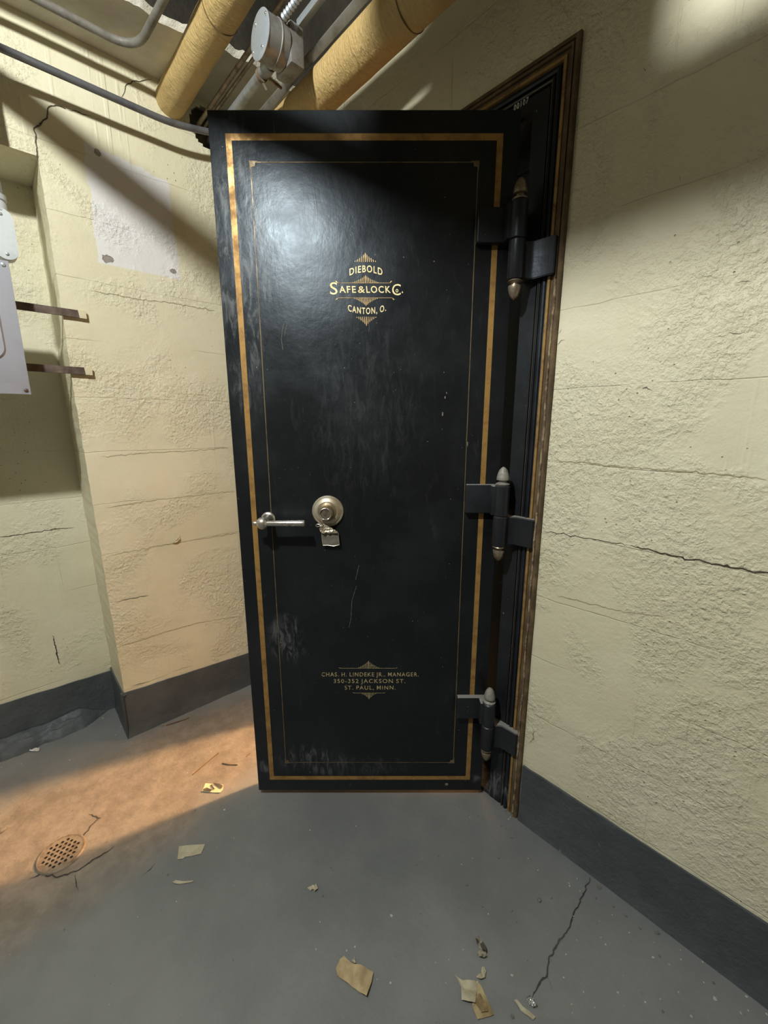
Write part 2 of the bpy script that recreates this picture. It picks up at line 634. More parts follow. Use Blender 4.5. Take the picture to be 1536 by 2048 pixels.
# ------------------------------------------------------------------ the room
S_IN, S_OUT = .655, .545          # hinge-side jamb: inner edge, outer edge (room y)
F_IN, F_OUT = 1.462, 1.572        # far jamb
Z_IN, Z_OUT = 2.052, 2.162

bm = nb()
bmesh.ops.create_grid(bm, x_segments=120, y_segments=120, size=1)
for v in bm.verts:
    v.co = Vector((-2.6 + (v.co.x + 1) / 2 * 3.73, -2.6 + (v.co.y + 1) / 2 * 4.9, 0))
    # shallow dish round the drain
    d = math.hypot(v.co.x + .04, v.co.y - 1.44)
    v.co.z = -.006 * math.exp(-(d / .22) ** 2) + .0012 * fbm(v.co.x, v.co.y, 3, 3, 3) - .0012
floor = struct(obj('floor', bm, M['floor'], smooth=True))
bm = nb()
box(bm, 1.13, 5.1, -1.2, 2.6, -.05, -.003)
box(bm, 1.10, 1.14, S_IN - .10, F_IN + .10, -.05, -.0035)
struct(obj('floor', bm, M['floor']))


def mkR(a, b, h):
    return Vector((XR - relief(a, b, 0) - h if h is not None else XR, a, b))


def keepR(a, b):
    e = (.541 if b > 1.62 + .05 * fbm(b, 0, 0, 9, 2) else .5535)
    return b < 2.60 and not (e < a < F_OUT + .004 and b < Z_OUT + .004)


def warpR(a, b):
    # ragged edge of the plaster against the iron frame
    for e in (.541, .5535, F_OUT):
        if abs(a - e) < .008 and b < Z_OUT + .02:
            a += .006 * fbm(a, b, 2, 16, 3)
    if abs(b - Z_OUT) < .016 and S_OUT - .02 < a < F_OUT + .02:
        b += .005 * fbm(a, b, 7, 16, 3)
    return a, b


bm = grid_wall('wall_right', None, lambda a, b, h: Vector((XR - h, a, b)), -2.5, YL + .01, 0, 3.0, .0117, keepR, warpR, 0)
for (y0, y1, z0, z1) in ((-2.5, S_OUT - .012, 0, 3.0), (F_OUT + .012, YL + .3, 0, 3.0), (S_OUT - .012, F_OUT + .012, Z_OUT + .012, 3.0)):
    box(bm, XR + .012, XR + .42, y0, y1, z0, z1)
wall_right = struct(obj('wall_right', bm, M['wall_r'], smooth=True))


def pier(z):
    return .240 - .017 * min(1, z / 1.4) + .0030 * fbm(z, 1, 1, 9, 3) + .0035 * fbm(z, 6, 1, 34, 2)


def mkL(a, b, h):
    return Vector((a, YL - relief(a, b, 11) - h, b))


# left wall: pier + header above the niche, with a broken hole where the services go through
def hole(a, b):
    e = .022 * fbm(a, b, 4, 22, 3)
    return ((a - .765) / .060) ** 2 + ((b - 2.405) / .062) ** 2 < 1 + e * 30


def keepL(a, b):
    if a < .24 and b < 2.115:
        return False
    return not hole(a, b)


def warpL(a, b):
    if b < 2.12 and abs(a - .24) < .006:
        a = pier(b)
    if a < .235 and abs(b - 2.115) < .006:
        b = 2.115 + .012 * fbm(a, b, 1, 9, 3)
    return a, b


def grid_exact(mk, as_, bs_, keep, warp, seed):
    bm = nb()
    V = {}
    def vert(i, j):
        if (i, j) not in V:
            a, b = warp(as_[i], bs_[j])
            V[i, j] = bm.verts.new(mk(a, b, relief(a, b, seed)))
        return V[i, j]
    for i in range(len(as_) - 1):
        for j in range(len(bs_) - 1):
            if keep((as_[i] + as_[i + 1]) / 2, (bs_[j] + bs_[j + 1]) / 2):
                bm.faces.new((vert(i, j), vert(i + 1, j), vert(i + 1, j + 1), vert(i, j + 1)))
    return bm


def lin(a, b, step):
    n = max(1, int(round((b - a) / step)))
    return [a + (b - a) * i / n for i in range(n)]


AS = lin(-2.6, -.3, .08) + lin(-.3, .24, .012) + lin(.24, 1.12, .0085) + [1.12]
BS = lin(0, 2.115, .0105) + lin(2.115, 2.50, .009) + [2.50]
bm = grid_exact(lambda a, b, h: Vector((a, YL - h, b)), AS, BS, keepL, warpL, 11)
# jagged pier return into the niche and the niche's underside
prev = None
for j, z in enumerate(lin(0, 2.115, .0105) + [2.115]):
    x = pier(z)
    row = []
    for k in range(9):
        t = k / 8
        y = YL - relief(x, z, 11) + (YN - YL + .01) * t
        row.append(bm.verts.new((x + (.004 * fbm(z, y, 2, 8, 3) if 0 < k else 0), y, z)))
    if prev:
        for k in range(8):
            bm.faces.new((prev[k], prev[k + 1], row[k + 1], row[k]))
    prev = row
prev = None
for x in lin(-2.6, .24, .02) + [.24]:
    zz = 2.115 + .012 * fbm(x, 2.115, 1, 9, 3)
    row = [bm.verts.new((x, YL - relief(x, zz, 11), zz)), bm.verts.new((x, YN + .01, 2.125))]
    if prev:
        bm.faces.new((prev[0], row[0], row[1], prev[1]))
    prev = row
box(bm, .30, 1.45, YL + .02, YL + .40, 0, 2.30)
box(bm, .25, 1.45, YL + .13, YL + .40, 2.30, 3.0)
box(bm, -2.6, .25, YL + .03, YL + .40, 2.16, 3.0)
wall_left = struct(obj('wall_left', bm, M['wall_l'], smooth=True))

bm = grid_exact(lambda a, b, h: Vector((a, YN - h, b)), lin(-2.6, .26, .02) + [.26], lin(0, 2.14, .02) + [2.14], lambda a, b: True, lambda a, b: (a, b), 23)
box(bm, -2.6, .30, YN + .02, YN + .25, 0, 2.2)
struct(obj('wall_recess', bm, M['wall_r'], smooth=True))
bm = nb()
box(bm, -2.7, 1.5, -2.7, -2.5, 0, 3.0)
struct(obj('wall_back', bm, M['dim_wall']))
bm = nb()
box(bm, -2.8, -2.6, -2.7, 2.5, 0, 3.0)
struct(obj('wall_side', bm, M['dim_wall']))

# low soffit along the left wall with a broken edge, and the slab above, its shade painted in
bm = nb()
prev = None
xs = lin(-2.6, 1.15, .012) + [1.15]
for i, x in enumerate(xs):
    y = 1.60 + .05 * fbm(x, 0, 3, 3.2, 2) + .035 * fbm(x, 1, 3, 17, 4) - (.02 if x > .7 else 0)
    z = ZC + .003 * fbm(x, 1, 0, 6, 2)
    row = [bm.verts.new(p) for p in ((x, YL + .05, ZC), (x, (YL + y) / 2, z), (x, y, z + .002), (x, y - .012, z + .02 + .012 * fbm(x, 4, 1, 24, 3)), (x, y + .05 + .03 * fbm(x, 8, 1, 9, 3), z + .035), (x, YL + .05, z + .045))]
    if prev:
        for k in range(5):
            bm.faces.new((prev[k], row[k], row[k + 1], prev[k + 1]))
    prev = row
struct(obj('ceiling', bm, M['soffit'], smooth=True))
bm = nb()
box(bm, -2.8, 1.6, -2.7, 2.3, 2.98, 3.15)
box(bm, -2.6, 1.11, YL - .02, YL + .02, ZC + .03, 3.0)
box(bm, XR - .004, XR + .011, -2.5, YL, 2.595, 3.0)  # dark sheet over the top of the right wall in place of shade
struct(obj('ceiling', bm, M['upper_shade']))

# vault behind the door
bm = nb()
x0, x1, y0, y1 = XR + .43, 5.0, -1.1, 2.5
box(bm, x1, x1 + .1, y0, y1, 0, 3.7)
box(bm, x0, x1, y0 - .1, y0, 0, 3.7)
box(bm, x0, x1, y1, y1 + .1, 0, 3.7)
box(bm, XR + .42, x1 + .1, y0, y1, 3.7, 3.8)
box(bm, XR + .36, x0, y0, y1, 2.9, 3.7)
box(bm, XR + .42, x0, YL + .25, y1, 0, 2.6)
struct(obj('wall_vault', bm, M['inner']))


# grey painted skirting bands
def band(name, pts, z1, seed, mat=M['grey']):
    """pts: list of (x, y, nx, ny) along the wall; proud of it by a few millimetres"""
    bm = nb()
    prev = None
    for (x, y, nx, ny, zt) in pts:
        zt2 = zt + .003 * fbm(x, y, seed, 14, 3)
        row = []
        for k, (z, h) in enumerate(((-.004, .013), (.018, .009), (.05, .006), (zt2 * .5, .0055), (zt2 - .002, .0055), (zt2, -.006))):
            hh = h + .0028 * fbm(x, y + z, seed, 12, 3) * (1 if z < zt * .8 else .3)
            row.append(bm.verts.new((x + nx * hh, y + ny * hh, z)))
        if prev:
            for k in range(len(row) - 1):
                bm.faces.new((prev[k], row[k], row[k + 1], prev[k + 1]))
        prev = row
    bmesh.ops.recalc_face_normals(bm, faces=bm.faces)
    return struct(obj(name, bm, mat, smooth=True))


band('baseboard_right', [(XR, y, -1, 0, .208) for y in lin(-2.5, S_OUT - .008, .012) + [S_OUT - .008]], .208, 1)
band('baseboard_left', [(x, YL, 0, -1, .206 - .033 * (x - .24) / .52) for x in lin(.224, 1.10, .012) + [1.10]], .2, 2)
band('baseboard_return', [(.240 - .003, y, -1, 0, .202) for y in lin(YL - .0135, YN, .02) + [YN]], .2, 5)
rb = band('baseboard_recess', [(x, YN, 0, -1, .200 + .015 * (-.14 - x) / .38) for x in lin(-2.6, .236, .016) + [.236]], .2, 3)

# lumpy broken fillet of concrete at the foot of the recess wall
bm = nb()
prev = None
for x in lin(-1.6, .20, .008) + [.20]:
    k = min(1, (.20 - x) / .1)
    row = []
    for t in range(9):
        a = t / 8
        y = YN - .012 - .072 * k * (1 - a) * (1 + .5 * fbm(x, 1, 0, 9, 3))
        z = (.001 + .052 * k * (a ** .7) + .016 * k * fbm(x, a * .3, 4, 15, 4)) if t else -.004
        row.append(bm.verts.new((x, y, z)))
    if prev:
        for t in range(8):
            bm.faces.new((prev[t], row[t], row[t + 1], prev[t + 1]))
    prev = row
obj('broken_fillet', bm, M['grey'], rb, smooth=True)


# ------------------------------------------------------------------ cracks in the walls and floor (parts of the structure)
def rp(pts):
    return [(p.y, p.z) for p in (on_x(u, v, XR) for u, v in pts)]


def lp(pts):
    return [(p.x, p.z) for p in (on_y(u, v, YL) for u, v in pts)]


def np_(pts):
    return [(p.x, p.z) for p in (on_y(u, v, YN) for u, v in pts)]


def fp(pts):
    return [(p.x, p.y) for p in (on_floor(u, v) for u, v in pts)]


def mkF(a, b, h):
    d = math.hypot(a + .04, b - 1.44)
    return Vector((a, b, -.006 * math.exp(-(d / .22) ** 2) + .0012 * fbm(a, b, 3, 3, 3) - .0012 + h + .0004))


def mkN(a, b, h):
    return Vector((a, YN - relief(a, b, 23) - h, b))


ribbon('crack', M['crack'], mkR, rp([(1085, 1062), (1150, 1072), (1210, 1083), (1262, 1090)]), .0022, 1, wall_right)
ribbon('crack', M['crack'], mkR, rp([(1258, 1090), (1300, 1100), (1350, 1113), (1400, 1121), (1440, 1130), (1536, 1147), (1580, 1155)]), .0045, 2, wall_right, jit=.005)
ribbon('crack', M['crack_soft'], mkR, rp([(1110, 922), (1160, 924), (1230, 932), (1300, 938), (1400, 945), (1536, 958)]), .003, 3, wall_right)
ribbon('crack', M['crack_soft'], mkR, rp([(1110, 1190), (1230, 1220), (1330, 1235)]), .0025, 31, wall_right)
ribbon('crack', M['crack'], mkR, rp([(1116, 668), (1124, 660)]), .004, 4, wall_right)
ribbon('crack', M['crack'], mkR, rp([(1453, 672), (1462, 664), (1480, 668), (1488, 664)]), .0035, 5, wall_right)
ribbon('crack', M['crack'], mkR, rp([(1470, 568), (1482, 563), (1500, 563)]), .0035, 6, wall_right)
ribbon('crack', M['bare'], mkR, rp([(1284, 776), (1292, 774), (1302, 780)]), .011, 8, wall_right, jit=.004)
ribbon('crack', M['crack'], mkR, rp([(1288, 138), (1291, 144)]), .012, 9, wall_right)
ribbon('crack', M['crack'], mkR, rp([(1360, 352), (1361, 362)]), .008, 10, wall_right)
ribbon('crack', M['crack'], mkL, lp([(75, 318), (73, 285), (68, 256), (85, 246), (93, 236), (97, 214), (112, 211), (130, 217)]), .0050, 11, wall_left, taper=False)
ribbon('crack', M['crack'], mkL, lp([(136, 221), (150, 222), (168, 229), (184, 233)]), .0035, 12, wall_left)
ribbon('crack', M['crack_soft'], mkL, lp([(190, 238), (210, 244)]), .004, 13, wall_left)
ribbon('crack', M['crack'], mkL, lp([(243, 198), (248, 183), (253, 170), (266, 163), (288, 161), (305, 158)]), .0035, 14, wall_left)
ribbon('crack', M['crack_soft'], mkL, lp([(180, 581), (205, 586), (232, 590), (285, 600), (340, 605), (431, 622)]), .0028, 15, wall_left)
ribbon('crack', M['crack_soft'], mkL, lp([(200, 914), (300, 905), (380, 902), (458, 895)]), .0028, 16, wall_left)
ribbon('crack', M['crack_soft'], mkL, lp([(212, 1016), (300, 1001), (470, 982)]), .0028, 17, wall_left)
ribbon('crack', M['crack_soft'], mkL, lp([(222, 1110), (330, 1090), (478, 1065)]), .0026, 18, wall_left)
ribbon('crack', M['crack'], mkL, lp([(232, 1206), (245, 1200), (300, 1190)]), .0030, 19, wall_left)
ribbon('crack', M['crack_soft'], mkL, lp([(240, 1292), (330, 1264), (400, 1245), (480, 1232)]), .0028, 20, wall_left)
ribbon('crack', M['crack'], mkL, lp([(262, 1372), (300, 1362)]), .0030, 21, wall_left)
ribbon('crack', M['crack_soft'], mkL, lp([(345, 1343), (385, 1330)]), .0030, 22, wall_left)
ribbon('crack', M['crack'], mkN, np_([(-10, 1076), (60, 1066), (110, 1058), (150, 1055)]), .0035, 23, bpy.data.objects['wall_recess'])
ribbon('crack', M['crack'], mkN, np_([(105, 1270), (108, 1282), (113, 1300), (116, 1318), (120, 1330)]), .005, 24, bpy.data.objects['wall_recess'])
ribbon('crack', M['floor_crack'], mkF, fp([(1180, 1755), (1172, 1778), (1150, 1820), (1140, 1855), (1112, 1890), (1100, 1920), (1092, 1950), (1068, 1985), (1062, 1996)]), .0048, 25, floor, jit=.004)
ribbon('crack', M['floor_crack'], mkF, fp([(1092, 1950), (1100, 1968), (1104, 1980)]), .003, 26, floor)
ribbon('crack', M['floor_crack'], mkF, fp([(58, 1755), (85, 1745), (110, 1752), (150, 1740), (190, 1715), (230, 1690)]), .006, 27, floor, jit=.006)
ribbon('crack', M['floor_crack'], mkF, fp([(163, 1695), (160, 1676), (172, 1662), (182, 1648), (200, 1634), (176, 1625)]), .0055, 28, floor, jit=.006)
ribbon('crack', M['floor_crack'], mkF, fp([(285, 1750), (300, 1738), (312, 1725)]), .0035, 29, floor)
ribbon('crack', M['floor_crack'], mkF, fp([(150, 1745), (152, 1770), (158, 1780)]), .004, 30, floor)
ribbon('crack', M['bare'], mkR, rp([(1109, 762), (1106, 770), (1107, 782)]), .013, 41, wall_right, jit=.003)
ribbon('crack', M['crack'], mkR, rp([(1107, 766), (1106, 776)]), .007, 42, wall_right, jit=.002)
ribbon('crack', M['crack'], mkR, rp([(1115, 690), (1123, 681), (1129, 680)]), .004, 43, wall_right)
ribbon('crack', M['crack'], mkR, rp([(1098, 858), (1101, 872)]), .005, 44, wall_right)
ribbon('crack', M['crack_soft'], mkR, rp([(1062, 1450), (1068, 1462), (1066, 1478), (1058, 1486)]), .004, 45, wall_right)
# flake of paint lifted from the left wall
bm = nb()
c = on_y(352, 1080, YL)
for k in range(2):
    pass
vs = [bm.verts.new((c.x + a, YL - .003 - h, c.z + b)) for a, b, h in ((-.016, -.012, 0), (-.004, -.010, .006), (.012, .004, .008), (.016, .017, 0), (.004, .008, .010), (-.012, -.004, .006))]
bm.faces.new(vs)
fl = obj('paint_flake', bm, M['cream'], wall_left)
sm = fl.modifiers.new('s', 'SOLIDIFY')
sm.thickness = .002

# ------------------------------------------------------------------ vault door frame
FR = empty('vault_door_frame', (XR, (S_IN + F_IN) / 2, 0))
FO = Vector((XR, (S_IN + F_IN) / 2, 0))
tag(FR, 'black moulded iron vault door frame with gold edge line set in the right cream wall', 'door frame', kind='thing')


def sweep(prof, name, mat, smooth=False, zbot=-.02):
    """prof: (offset outward from the inner edge, height towards the room); swept up, over and down the opening"""
    bm = nb()
    rows = []
    for o_, h in prof:
        x = -h
        rows.append([bm.verts.new(Vector((XR + x, y, z)) - FO) for y, z in ((S_IN - o_, zbot), (S_IN - o_, Z_IN + o_), (F_IN + o_, Z_IN + o_), (F_IN + o_, zbot))])
    for a, b in zip(rows, rows[1:]):
        for i in range(3):
            bm.faces.new((a[i], a[i + 1], b[i + 1], b[i]))
    # recalc facing the room
    bmesh.ops.recalc_face_normals(bm, faces=bm.faces)
    return obj(name, bm, mat, FR)


sweep([(-.11, -.46), (-.11, -.115), (-.055, -.115), (-.055, -.108), (0, -.108), (0, 0), (.001, .002), (.044, .002)], 'jamb_lining', M['frame'])
sweep([(.044, .002), (.0445, -.003), (.048, -.003), (.0485, .004), (.0535, .0055), (.056, .004), (.0565, -.001), (.0605, -.001), (.061, .006), (.066, .008), (.0705, .006), (.071, .002), (.0765, .002)], 'moulding', M['frame'])
sweep([(.0765, .002), (.0775, .0085), (.0845, .0085), (.0855, .002)], 'gold_edge_line', M['gold_fr'])
sweep([(.0855, .002), (.086, .005), (.092, .0055), (.0925, .001), (.094, .001), (.0945, .010), (.1000, .011), (.1005, .005), (.1035, .005), (.104, .012), (.111, .012), (.1145, .008), (.1145, -.05)], 'outer_edge', M['rust'])
sweep([(.0500, .0052), (.0500, .0056), (.0512, .0061), (.0512, .0057)], 'pinline', M['goldline'])
# crumbling mortar between iron and plaster, only on the hinge side
bm = nb()
prev = None
for z in lin(.0, 2.165, .008) + [2.165]:
    w0 = S_OUT + .012 + .004 * fbm(z, 0, 0, 12, 3)
    w1 = S_OUT + .004 + .009 * fbm(z, 4, 0, 9, 4)
    if z > 1.66:
        break
    row = [bm.verts.new(Vector((XR - h - .004 * fbm(z, k, 6, 40, 3), y, z)) - FO) for k, (h, y) in enumerate(((.0125, w0), (.0175, w0 * .7 + w1 * .3), (.0155, w0 * .3 + w1 * .7), (-.002, w1)))]
    if prev:
        for k in range(3):
            bm.faces.new((prev[k], row[k], row[k + 1], prev[k + 1]))
    prev = row
obj('mortar_joint', bm, M['mortar'], FR, smooth=True)
# threshold lip at the foot of the frame
bm = nb()
box(bm, .0, .40, S_IN - FO.y, F_IN - FO.y, -.004, .012, .002)
obj('threshold', bm, M['frame'], FR)


def text_mesh(s, w, h, cx, cz, bend=0.0, bold=.012, slant=0.0, y=0.0, xf=None):
    """flat letters fitted into a w x h box centred on (cx, cz) in the x-z plane; returns verts and faces"""
    cu = bpy.data.curves.new('t', 'FONT')
    cu.body = s
    cu.offset = bold
    cu.align_x = 'CENTER'
    cu.resolution_u = 4
    cu.space_character = 1.22 if len(s) > 1 else 1
    cu.space_word = .75
    o = bpy.data.objects.new('t', cu)
    COL.objects.link(o)
    dg = bpy.context.evaluated_depsgraph_get()
    dg.update()
    me = bpy.data.meshes.new_from_object(o.evaluated_get(dg))
    X = [v.co.x for v in me.vertices]
    caps = .70
    x0, x1 = min(X), max(X)
    out = []
    for v in me.vertices:
        nx = (v.co.x - (x0 + x1) / 2) / (x1 - x0)
        x = nx * w
        z = (v.co.y / caps - .5) * h + bend * (4 * nx * nx)
        x += slant * (v.co.y - .35) * h
        out.append(Vector((cx + x, y, cz + z)))
    faces = [tuple(p.vertices) for p in me.polygons]
    bpy.data.objects.remove(o, do_unlink=True)
    bpy.data.meshes.remove(me)
    bpy.data.curves.remove(cu)
    return out, faces


def add_text(bm, *a, **k):
    vs, fs = text_mesh(*a, **k)
    V = [bm.verts.new(v) for v in vs]
    for f in fs:
        try:
            fc = bm.faces.new([V[i] for i in f])
        except ValueError:
            pass


# number on the frame head, hinge corner: reads 00107, facing the room (-x)
bm = nb()
add_text(bm, '00107', .041, .0125, 0, 0, bold=.02)
for v in bm.verts:
    x, z = v.co.x, v.co.z
    # viewed from the room, right is towards -y
    v.co = Vector((XR - .0032, .688 - x, 2.0945 + z)) - FO
obj('number', bm, M['white'], FR)

# ------------------------------------------------------------------ vault door
PX, PY = .343, 1.190            # hinge pin in the camera-aligned frame (x right, y away)
PIN = Vector((PX * CA + PY * SA, -PX * SA + PY * CA, 0))
DR = empty('vault_door', PIN, -A)
tag(DR, 'tall black enamelled vault door with gold striping, standing half open', 'door', kind='thing')
YF = 1.232 - PY                 # front face, local y


def dx(x):
    return x - PX


X0, X1 = dx(-.445), dx(.345)
Z0, Z1 = .021, 2.066
bm = nb()
box(bm, X0, X1, YF, YF + .032, Z0, Z1, .002)
panel = obj('door_panel', bm, M['door'], DR, smooth=True)
bm = nb()
box(bm, X0 + .035, X1 - .045, YF + .033, YF + .060, Z0 + .03, Z1 - .035, .003)
box(bm, X0 + .060, X1 - .075, YF + .060, YF + .095, Z0 + .05, Z1 - .055, .003)
obj('stepped_back', bm, M['frame'], DR, smooth=True)


def frame_line(bm, x0, x1, z0, z1, w, y):
    """mitred rectangular line, w wide inward of the given rectangle"""
    o_ = [(x0, z0), (x1, z0), (x1, z1), (x0, z1)]
    i_ = [(x0 + w, z0 + w), (x1 - w, z0 + w), (x1 - w, z1 - w), (x0 + w, z1 - w)]
    for yy in (y,):
        O = [bm.verts.new((a, yy, b)) for a, b in o_]
        I = [bm.verts.new((a, yy, b)) for a, b in i_]
        for k in range(4):
            bm.faces.new((O[k], O[(k + 1) % 4], I[(k + 1) % 4], I[k]))
    return bm


obj('gold_border', frame_line(nb(), dx(-.403), dx(.303), .066, 2.015, .0155, YF - .0006), M['gold'], DR)
bm = frame_line(nb(), dx(-.344), dx(.243), .137, 1.953, .0022, YF - .0005)
for sx, sz in ((-1, 1), (1, 1), (-1, -1), (1, -1)):
    cx = dx(-.3435) if sx < 0 else dx(.2425)
    cz = 1.9525 if sz > 0 else .1375
    vs = [bm.verts.new((cx - sx * a, YF - .0007, cz - sz * b)) for a, b in ((-.003, -.003), (.020, -.002), (.012, .003), (.011, .010), (.003, .011), (-.002, .02))]
    bm.faces.new(vs)
obj('pinline_border', bm, M['goldline'], DR)


def LX(c):
    return dx(-.147 + (c / 6.98 - 40) * .001363)


def LZ(c):
    return 1.741 - ((480 + c / 6.98) - 507) * .00125


def rays_fan(bm, cx, base, peak, half, n, y, spread=.25):
    """n tapered strokes standing on a line at 'base', the middle one reaching 'peak'"""
    up = 1 if peak > base else -1
    hh = abs(peak - base)
    for i in range(-n, n + 1):
        t = abs(i) / (n + .6)
        h = hh * ((1 - t) ** 1.25 * .92 + .08)
        x = cx + half * i / (n + .6)
        lean = half * (i / (n + .6)) * spread * h / hh * -1
        w = half / (n + .6) * .175 * (1 if i else 1.35)
        b0 = base + up * .0006
        P = [(x - w * .75, b0), (x + w * .75, b0), (x + lean * .7 + w * 1.15, b0 + up * h * .72), (x + lean + w * .7, b0 + up * h * .93), (x + lean, b0 + up * h), (x + lean - w * .7, b0 + up * h * .93), (x + lean * .7 - w * 1.15, b0 + up * h * .72)]
        bm.faces.new([bm.verts.new((a, y, b)) for a, b in P])


def thin_rule(bm, x0, x1, z, w, y, curl=0.0):
    bm.faces.new([bm.verts.new((a, y, b)) for a, b in ((x0, z - w / 2), (x1, z - w / 2), (x1, z + w / 2), (x0, z + w / 2))])
    if curl:
        for x, s in ((x0, -1), (x1, 1)):
            P = [(x, z - w / 2), (x + s * .003, z + curl * .35), (x + s * .006, z + curl), (x + s * .0035, z + curl * 1.25), (x + s * .0005, z + curl * .7), (x - s * .001, z + w / 2)]
            bm.faces.new([bm.verts.new((a, y, b)) for a, b in P])


YT = YF - .0009
bm = nb()
cx0 = LX(778)
add_text(bm, 'DIEBOLD', LX(1010) - LX(555), .0165, LX(783), LZ(400) + .0003, bend=-.0085, bold=.018, y=YT)
obj('maker_lettering', bm, M['letter'], DR)
bm = nb()
add_text(bm, 'AFE', LX(640) - LX(408), .0165, LX(524), LZ(683), bold=.018, y=YT, slant=-.12)
add_text(bm, '&', LX(768) - LX(670), .0165, LX(719), LZ(683), bold=.012, y=YT)
add_text(bm, 'LOCK', LX(1124) - LX(785), .0165, LX(954), LZ(683), bold=.018, y=YT, slant=-.12)
add_text(bm, 'S', LX(385) - LX(280), .0305, LX(332), LZ(668), bold=.004, y=YT)
add_text(bm, 'C', LX(1265) - LX(1145), .0280, LX(1205), LZ(685), bold=.004, y=YT)
add_text(bm, 'o', .0075, .0120, LX(1213), LZ(690), bold=.015, y=YT)
add_text(bm, '.', .0035, .022, LX(1288), LZ(715) + .008, bold=.01, y=YT)
obj('maker_lettering', bm, M['letter'], DR)
bm = nb()
add_text(bm, 'CANTON, O.', LX(1060) - LX(525), .0160, LX(793), LZ(985), bend=.0085, bold=.018, y=YT)
obj('maker_lettering', bm, M['letter'], DR)
bm = nb()
rays_fan(bm, LX(775), LZ(310), LZ(182), LX(935) - LX(775), 5, YT)
obj('sunburst', bm, M['rays'], DR)
bm = nb()
rays_fan(bm, LX(775), LZ(596), LZ(488), LX(965) - LX(775), 7, YT)
thin_rule(bm, LX(385), LX(1115), LZ(594), .0009, YT, .0045)
obj('sunburst', bm, M['rays'], DR)
bm = nb()
rays_fan(bm, LX(780), LZ(800), LZ(915), LX(955) - LX(780), 7, YT)
thin_rule(bm, LX(385), LX(1150), LZ(801), .0009, YT, -.0045)
obj('sunburst', bm, M['rays'], DR)
bm = nb()
rays_fan(bm, LX(783), LZ(1065), LZ(1198), LX(935) - LX(783), 5, YT)
obj('sunburst', bm, M['rays'], DR)


def BX(c):
    return dx(-.204 + ((620 + c / 6.4) - 645) * .00166)


def BZ(c):
    return .525 - ((1300 + c / 6.4) - 1325) * .00186


bm = nb()
add_text(bm, 'CHAS. H. LINDEKE JR., MANAGER.', BX(1390) - BX(148), .0148, BX(769), BZ(308), bold=.006, y=YT)
obj('address_lettering', bm, M['letter_worn'], DR)
bm = nb()
add_text(bm, '350-352 JACKSON ST.', BX(1220) - BX(300), .0148, BX(760), BZ(393), bold=.004, y=YT)
obj('address_lettering', bm, M['letter_worn'], DR)
bm = nb()
add_text(bm, 'ST. PAUL, MINN.', BX(1095) - BX(440), .0148, BX(768), BZ(478), bold=.004, y=YT)
obj('address_lettering', bm, M['letter_worn'], DR)
bm = nb()
rays_fan(bm, BX(750), BZ(230), BZ(138), BX(890) - BX(750), 6, YT)
thin_rule(bm, BX(392), BX(1098), BZ(230), .0012, YT, .002)
obj('sunburst', bm, M['letter_worn'], DR)
bm = nb()
rays_fan(bm, BX(752), BZ(550), BZ(630), BX(850) - BX(752), 5, YT)
thin_rule(bm, BX(560), BX(945), BZ(549), .0011, YT, .0015)
obj('sunburst', bm, M['letter_worn'], DR)

# bare chips and pale scratches in the enamel
def on_door(u, v):
    X = (u - 768) / 830
    Y = -(v - 1024) / 830
    y = math.cos(PITCH) + Y * math.sin(PITCH)
    t = 1.232 / y
    return X * t - PX, H + (-math.sin(PITCH) + Y * math.cos(PITCH)) * t


bm = nb()
for k, (u, v, w, h) in enumerate(((885, 828, 3, 9), (890, 795, 2.5, 6), (893, 786, 2, 4), (935, 888, 2, 11), (868, 523, 2.5, 2.5), (477, 997, 1.5, 3), (733, 1336, 1, 2), (893, 1568, 9, 9), (562, 1285, 3, 3), (636, 622, 1.2, 2), (888, 745, 1.2, 3), (901, 998, 2, 2), (650, 1100, 1, 3), (620, 950, 1, 2), (548, 1420, 1, 2))):
    a, b = on_door(u, v)
    P = []
    for i in range(7):
        t = 2 * PI * i / 7
        q = .00068 * (1 + .5 * noise.noise(Vector((k * 3, i, 0))))
        P.append(bm.verts.new((a + math.cos(t) * w * q, YF - .0008, b + math.sin(t) * h * q)))
    bm.faces.new(P)
for k, pts in enumerate((((566, 700), (563, 680), (565, 660), (570, 642)), ((713, 1172), (704, 1200), (702, 1235), (698, 1255)), ((574, 650), (569, 672)), ((718, 1130), (711, 1160)))):
    Q = [on_door(u, v) for u, v in pts]
    for (a0, b0), (a1, b1) in zip(Q, Q[1:]):
        bm.faces.new([bm.verts.new((x, YF - .0008, z)) for x, z in ((a0 - .0004, b0), (a0 + .0004, b0), (a1 + .0004, b1), (a1 - .0004, b1))])
obj('chip_marks', bm, M['chipmark'], DR)

# door-side and frame-side hinge halves
HZ = [dict(ft=1.900, kt=1.845, mid=1.757, kb=1.663, fb=1.606), dict(ft=1.174, kt=1.121, mid=1.030, kb=.940, fb=.893), dict(ft=.471, kt=.408, mid=.325, kb=.235, fb=.188)]
KR = .0215
for i, h in enumerate(HZ):
    # leaf on the door face
    bm = nb()
    box(bm, dx(.2435), -KR * .55, YF - .0195, YF + .001, h['mid'] + .003, h['kt'] - .002, .0035, 3)
    lf = obj('hinge_leaf', bm, M['hinge'], DR, smooth=True)
    bm = nb()
    # knuckle with a flowing shoulder towards the leaf
    lathe(bm, [(KR - .002, h['mid'] + .001), (KR, h['mid'] + .003), (KR, h['kt'] - .003), (KR - .003, h['kt'])], (0, 0, 0))
    box(bm, -KR * 1.35, 0, -.004, YF + .001, h['mid'] + .0025, h['kt'] - .0025, .003, 2)
    obj('hinge_knuckle', bm, M['hinge'], DR, smooth=True)


def local_fr(x, y, z):
    """camera-aligned offsets from the pin -> frame-local"""
    return Vector((PIN.x + x, PIN.y + y, z)) - FO


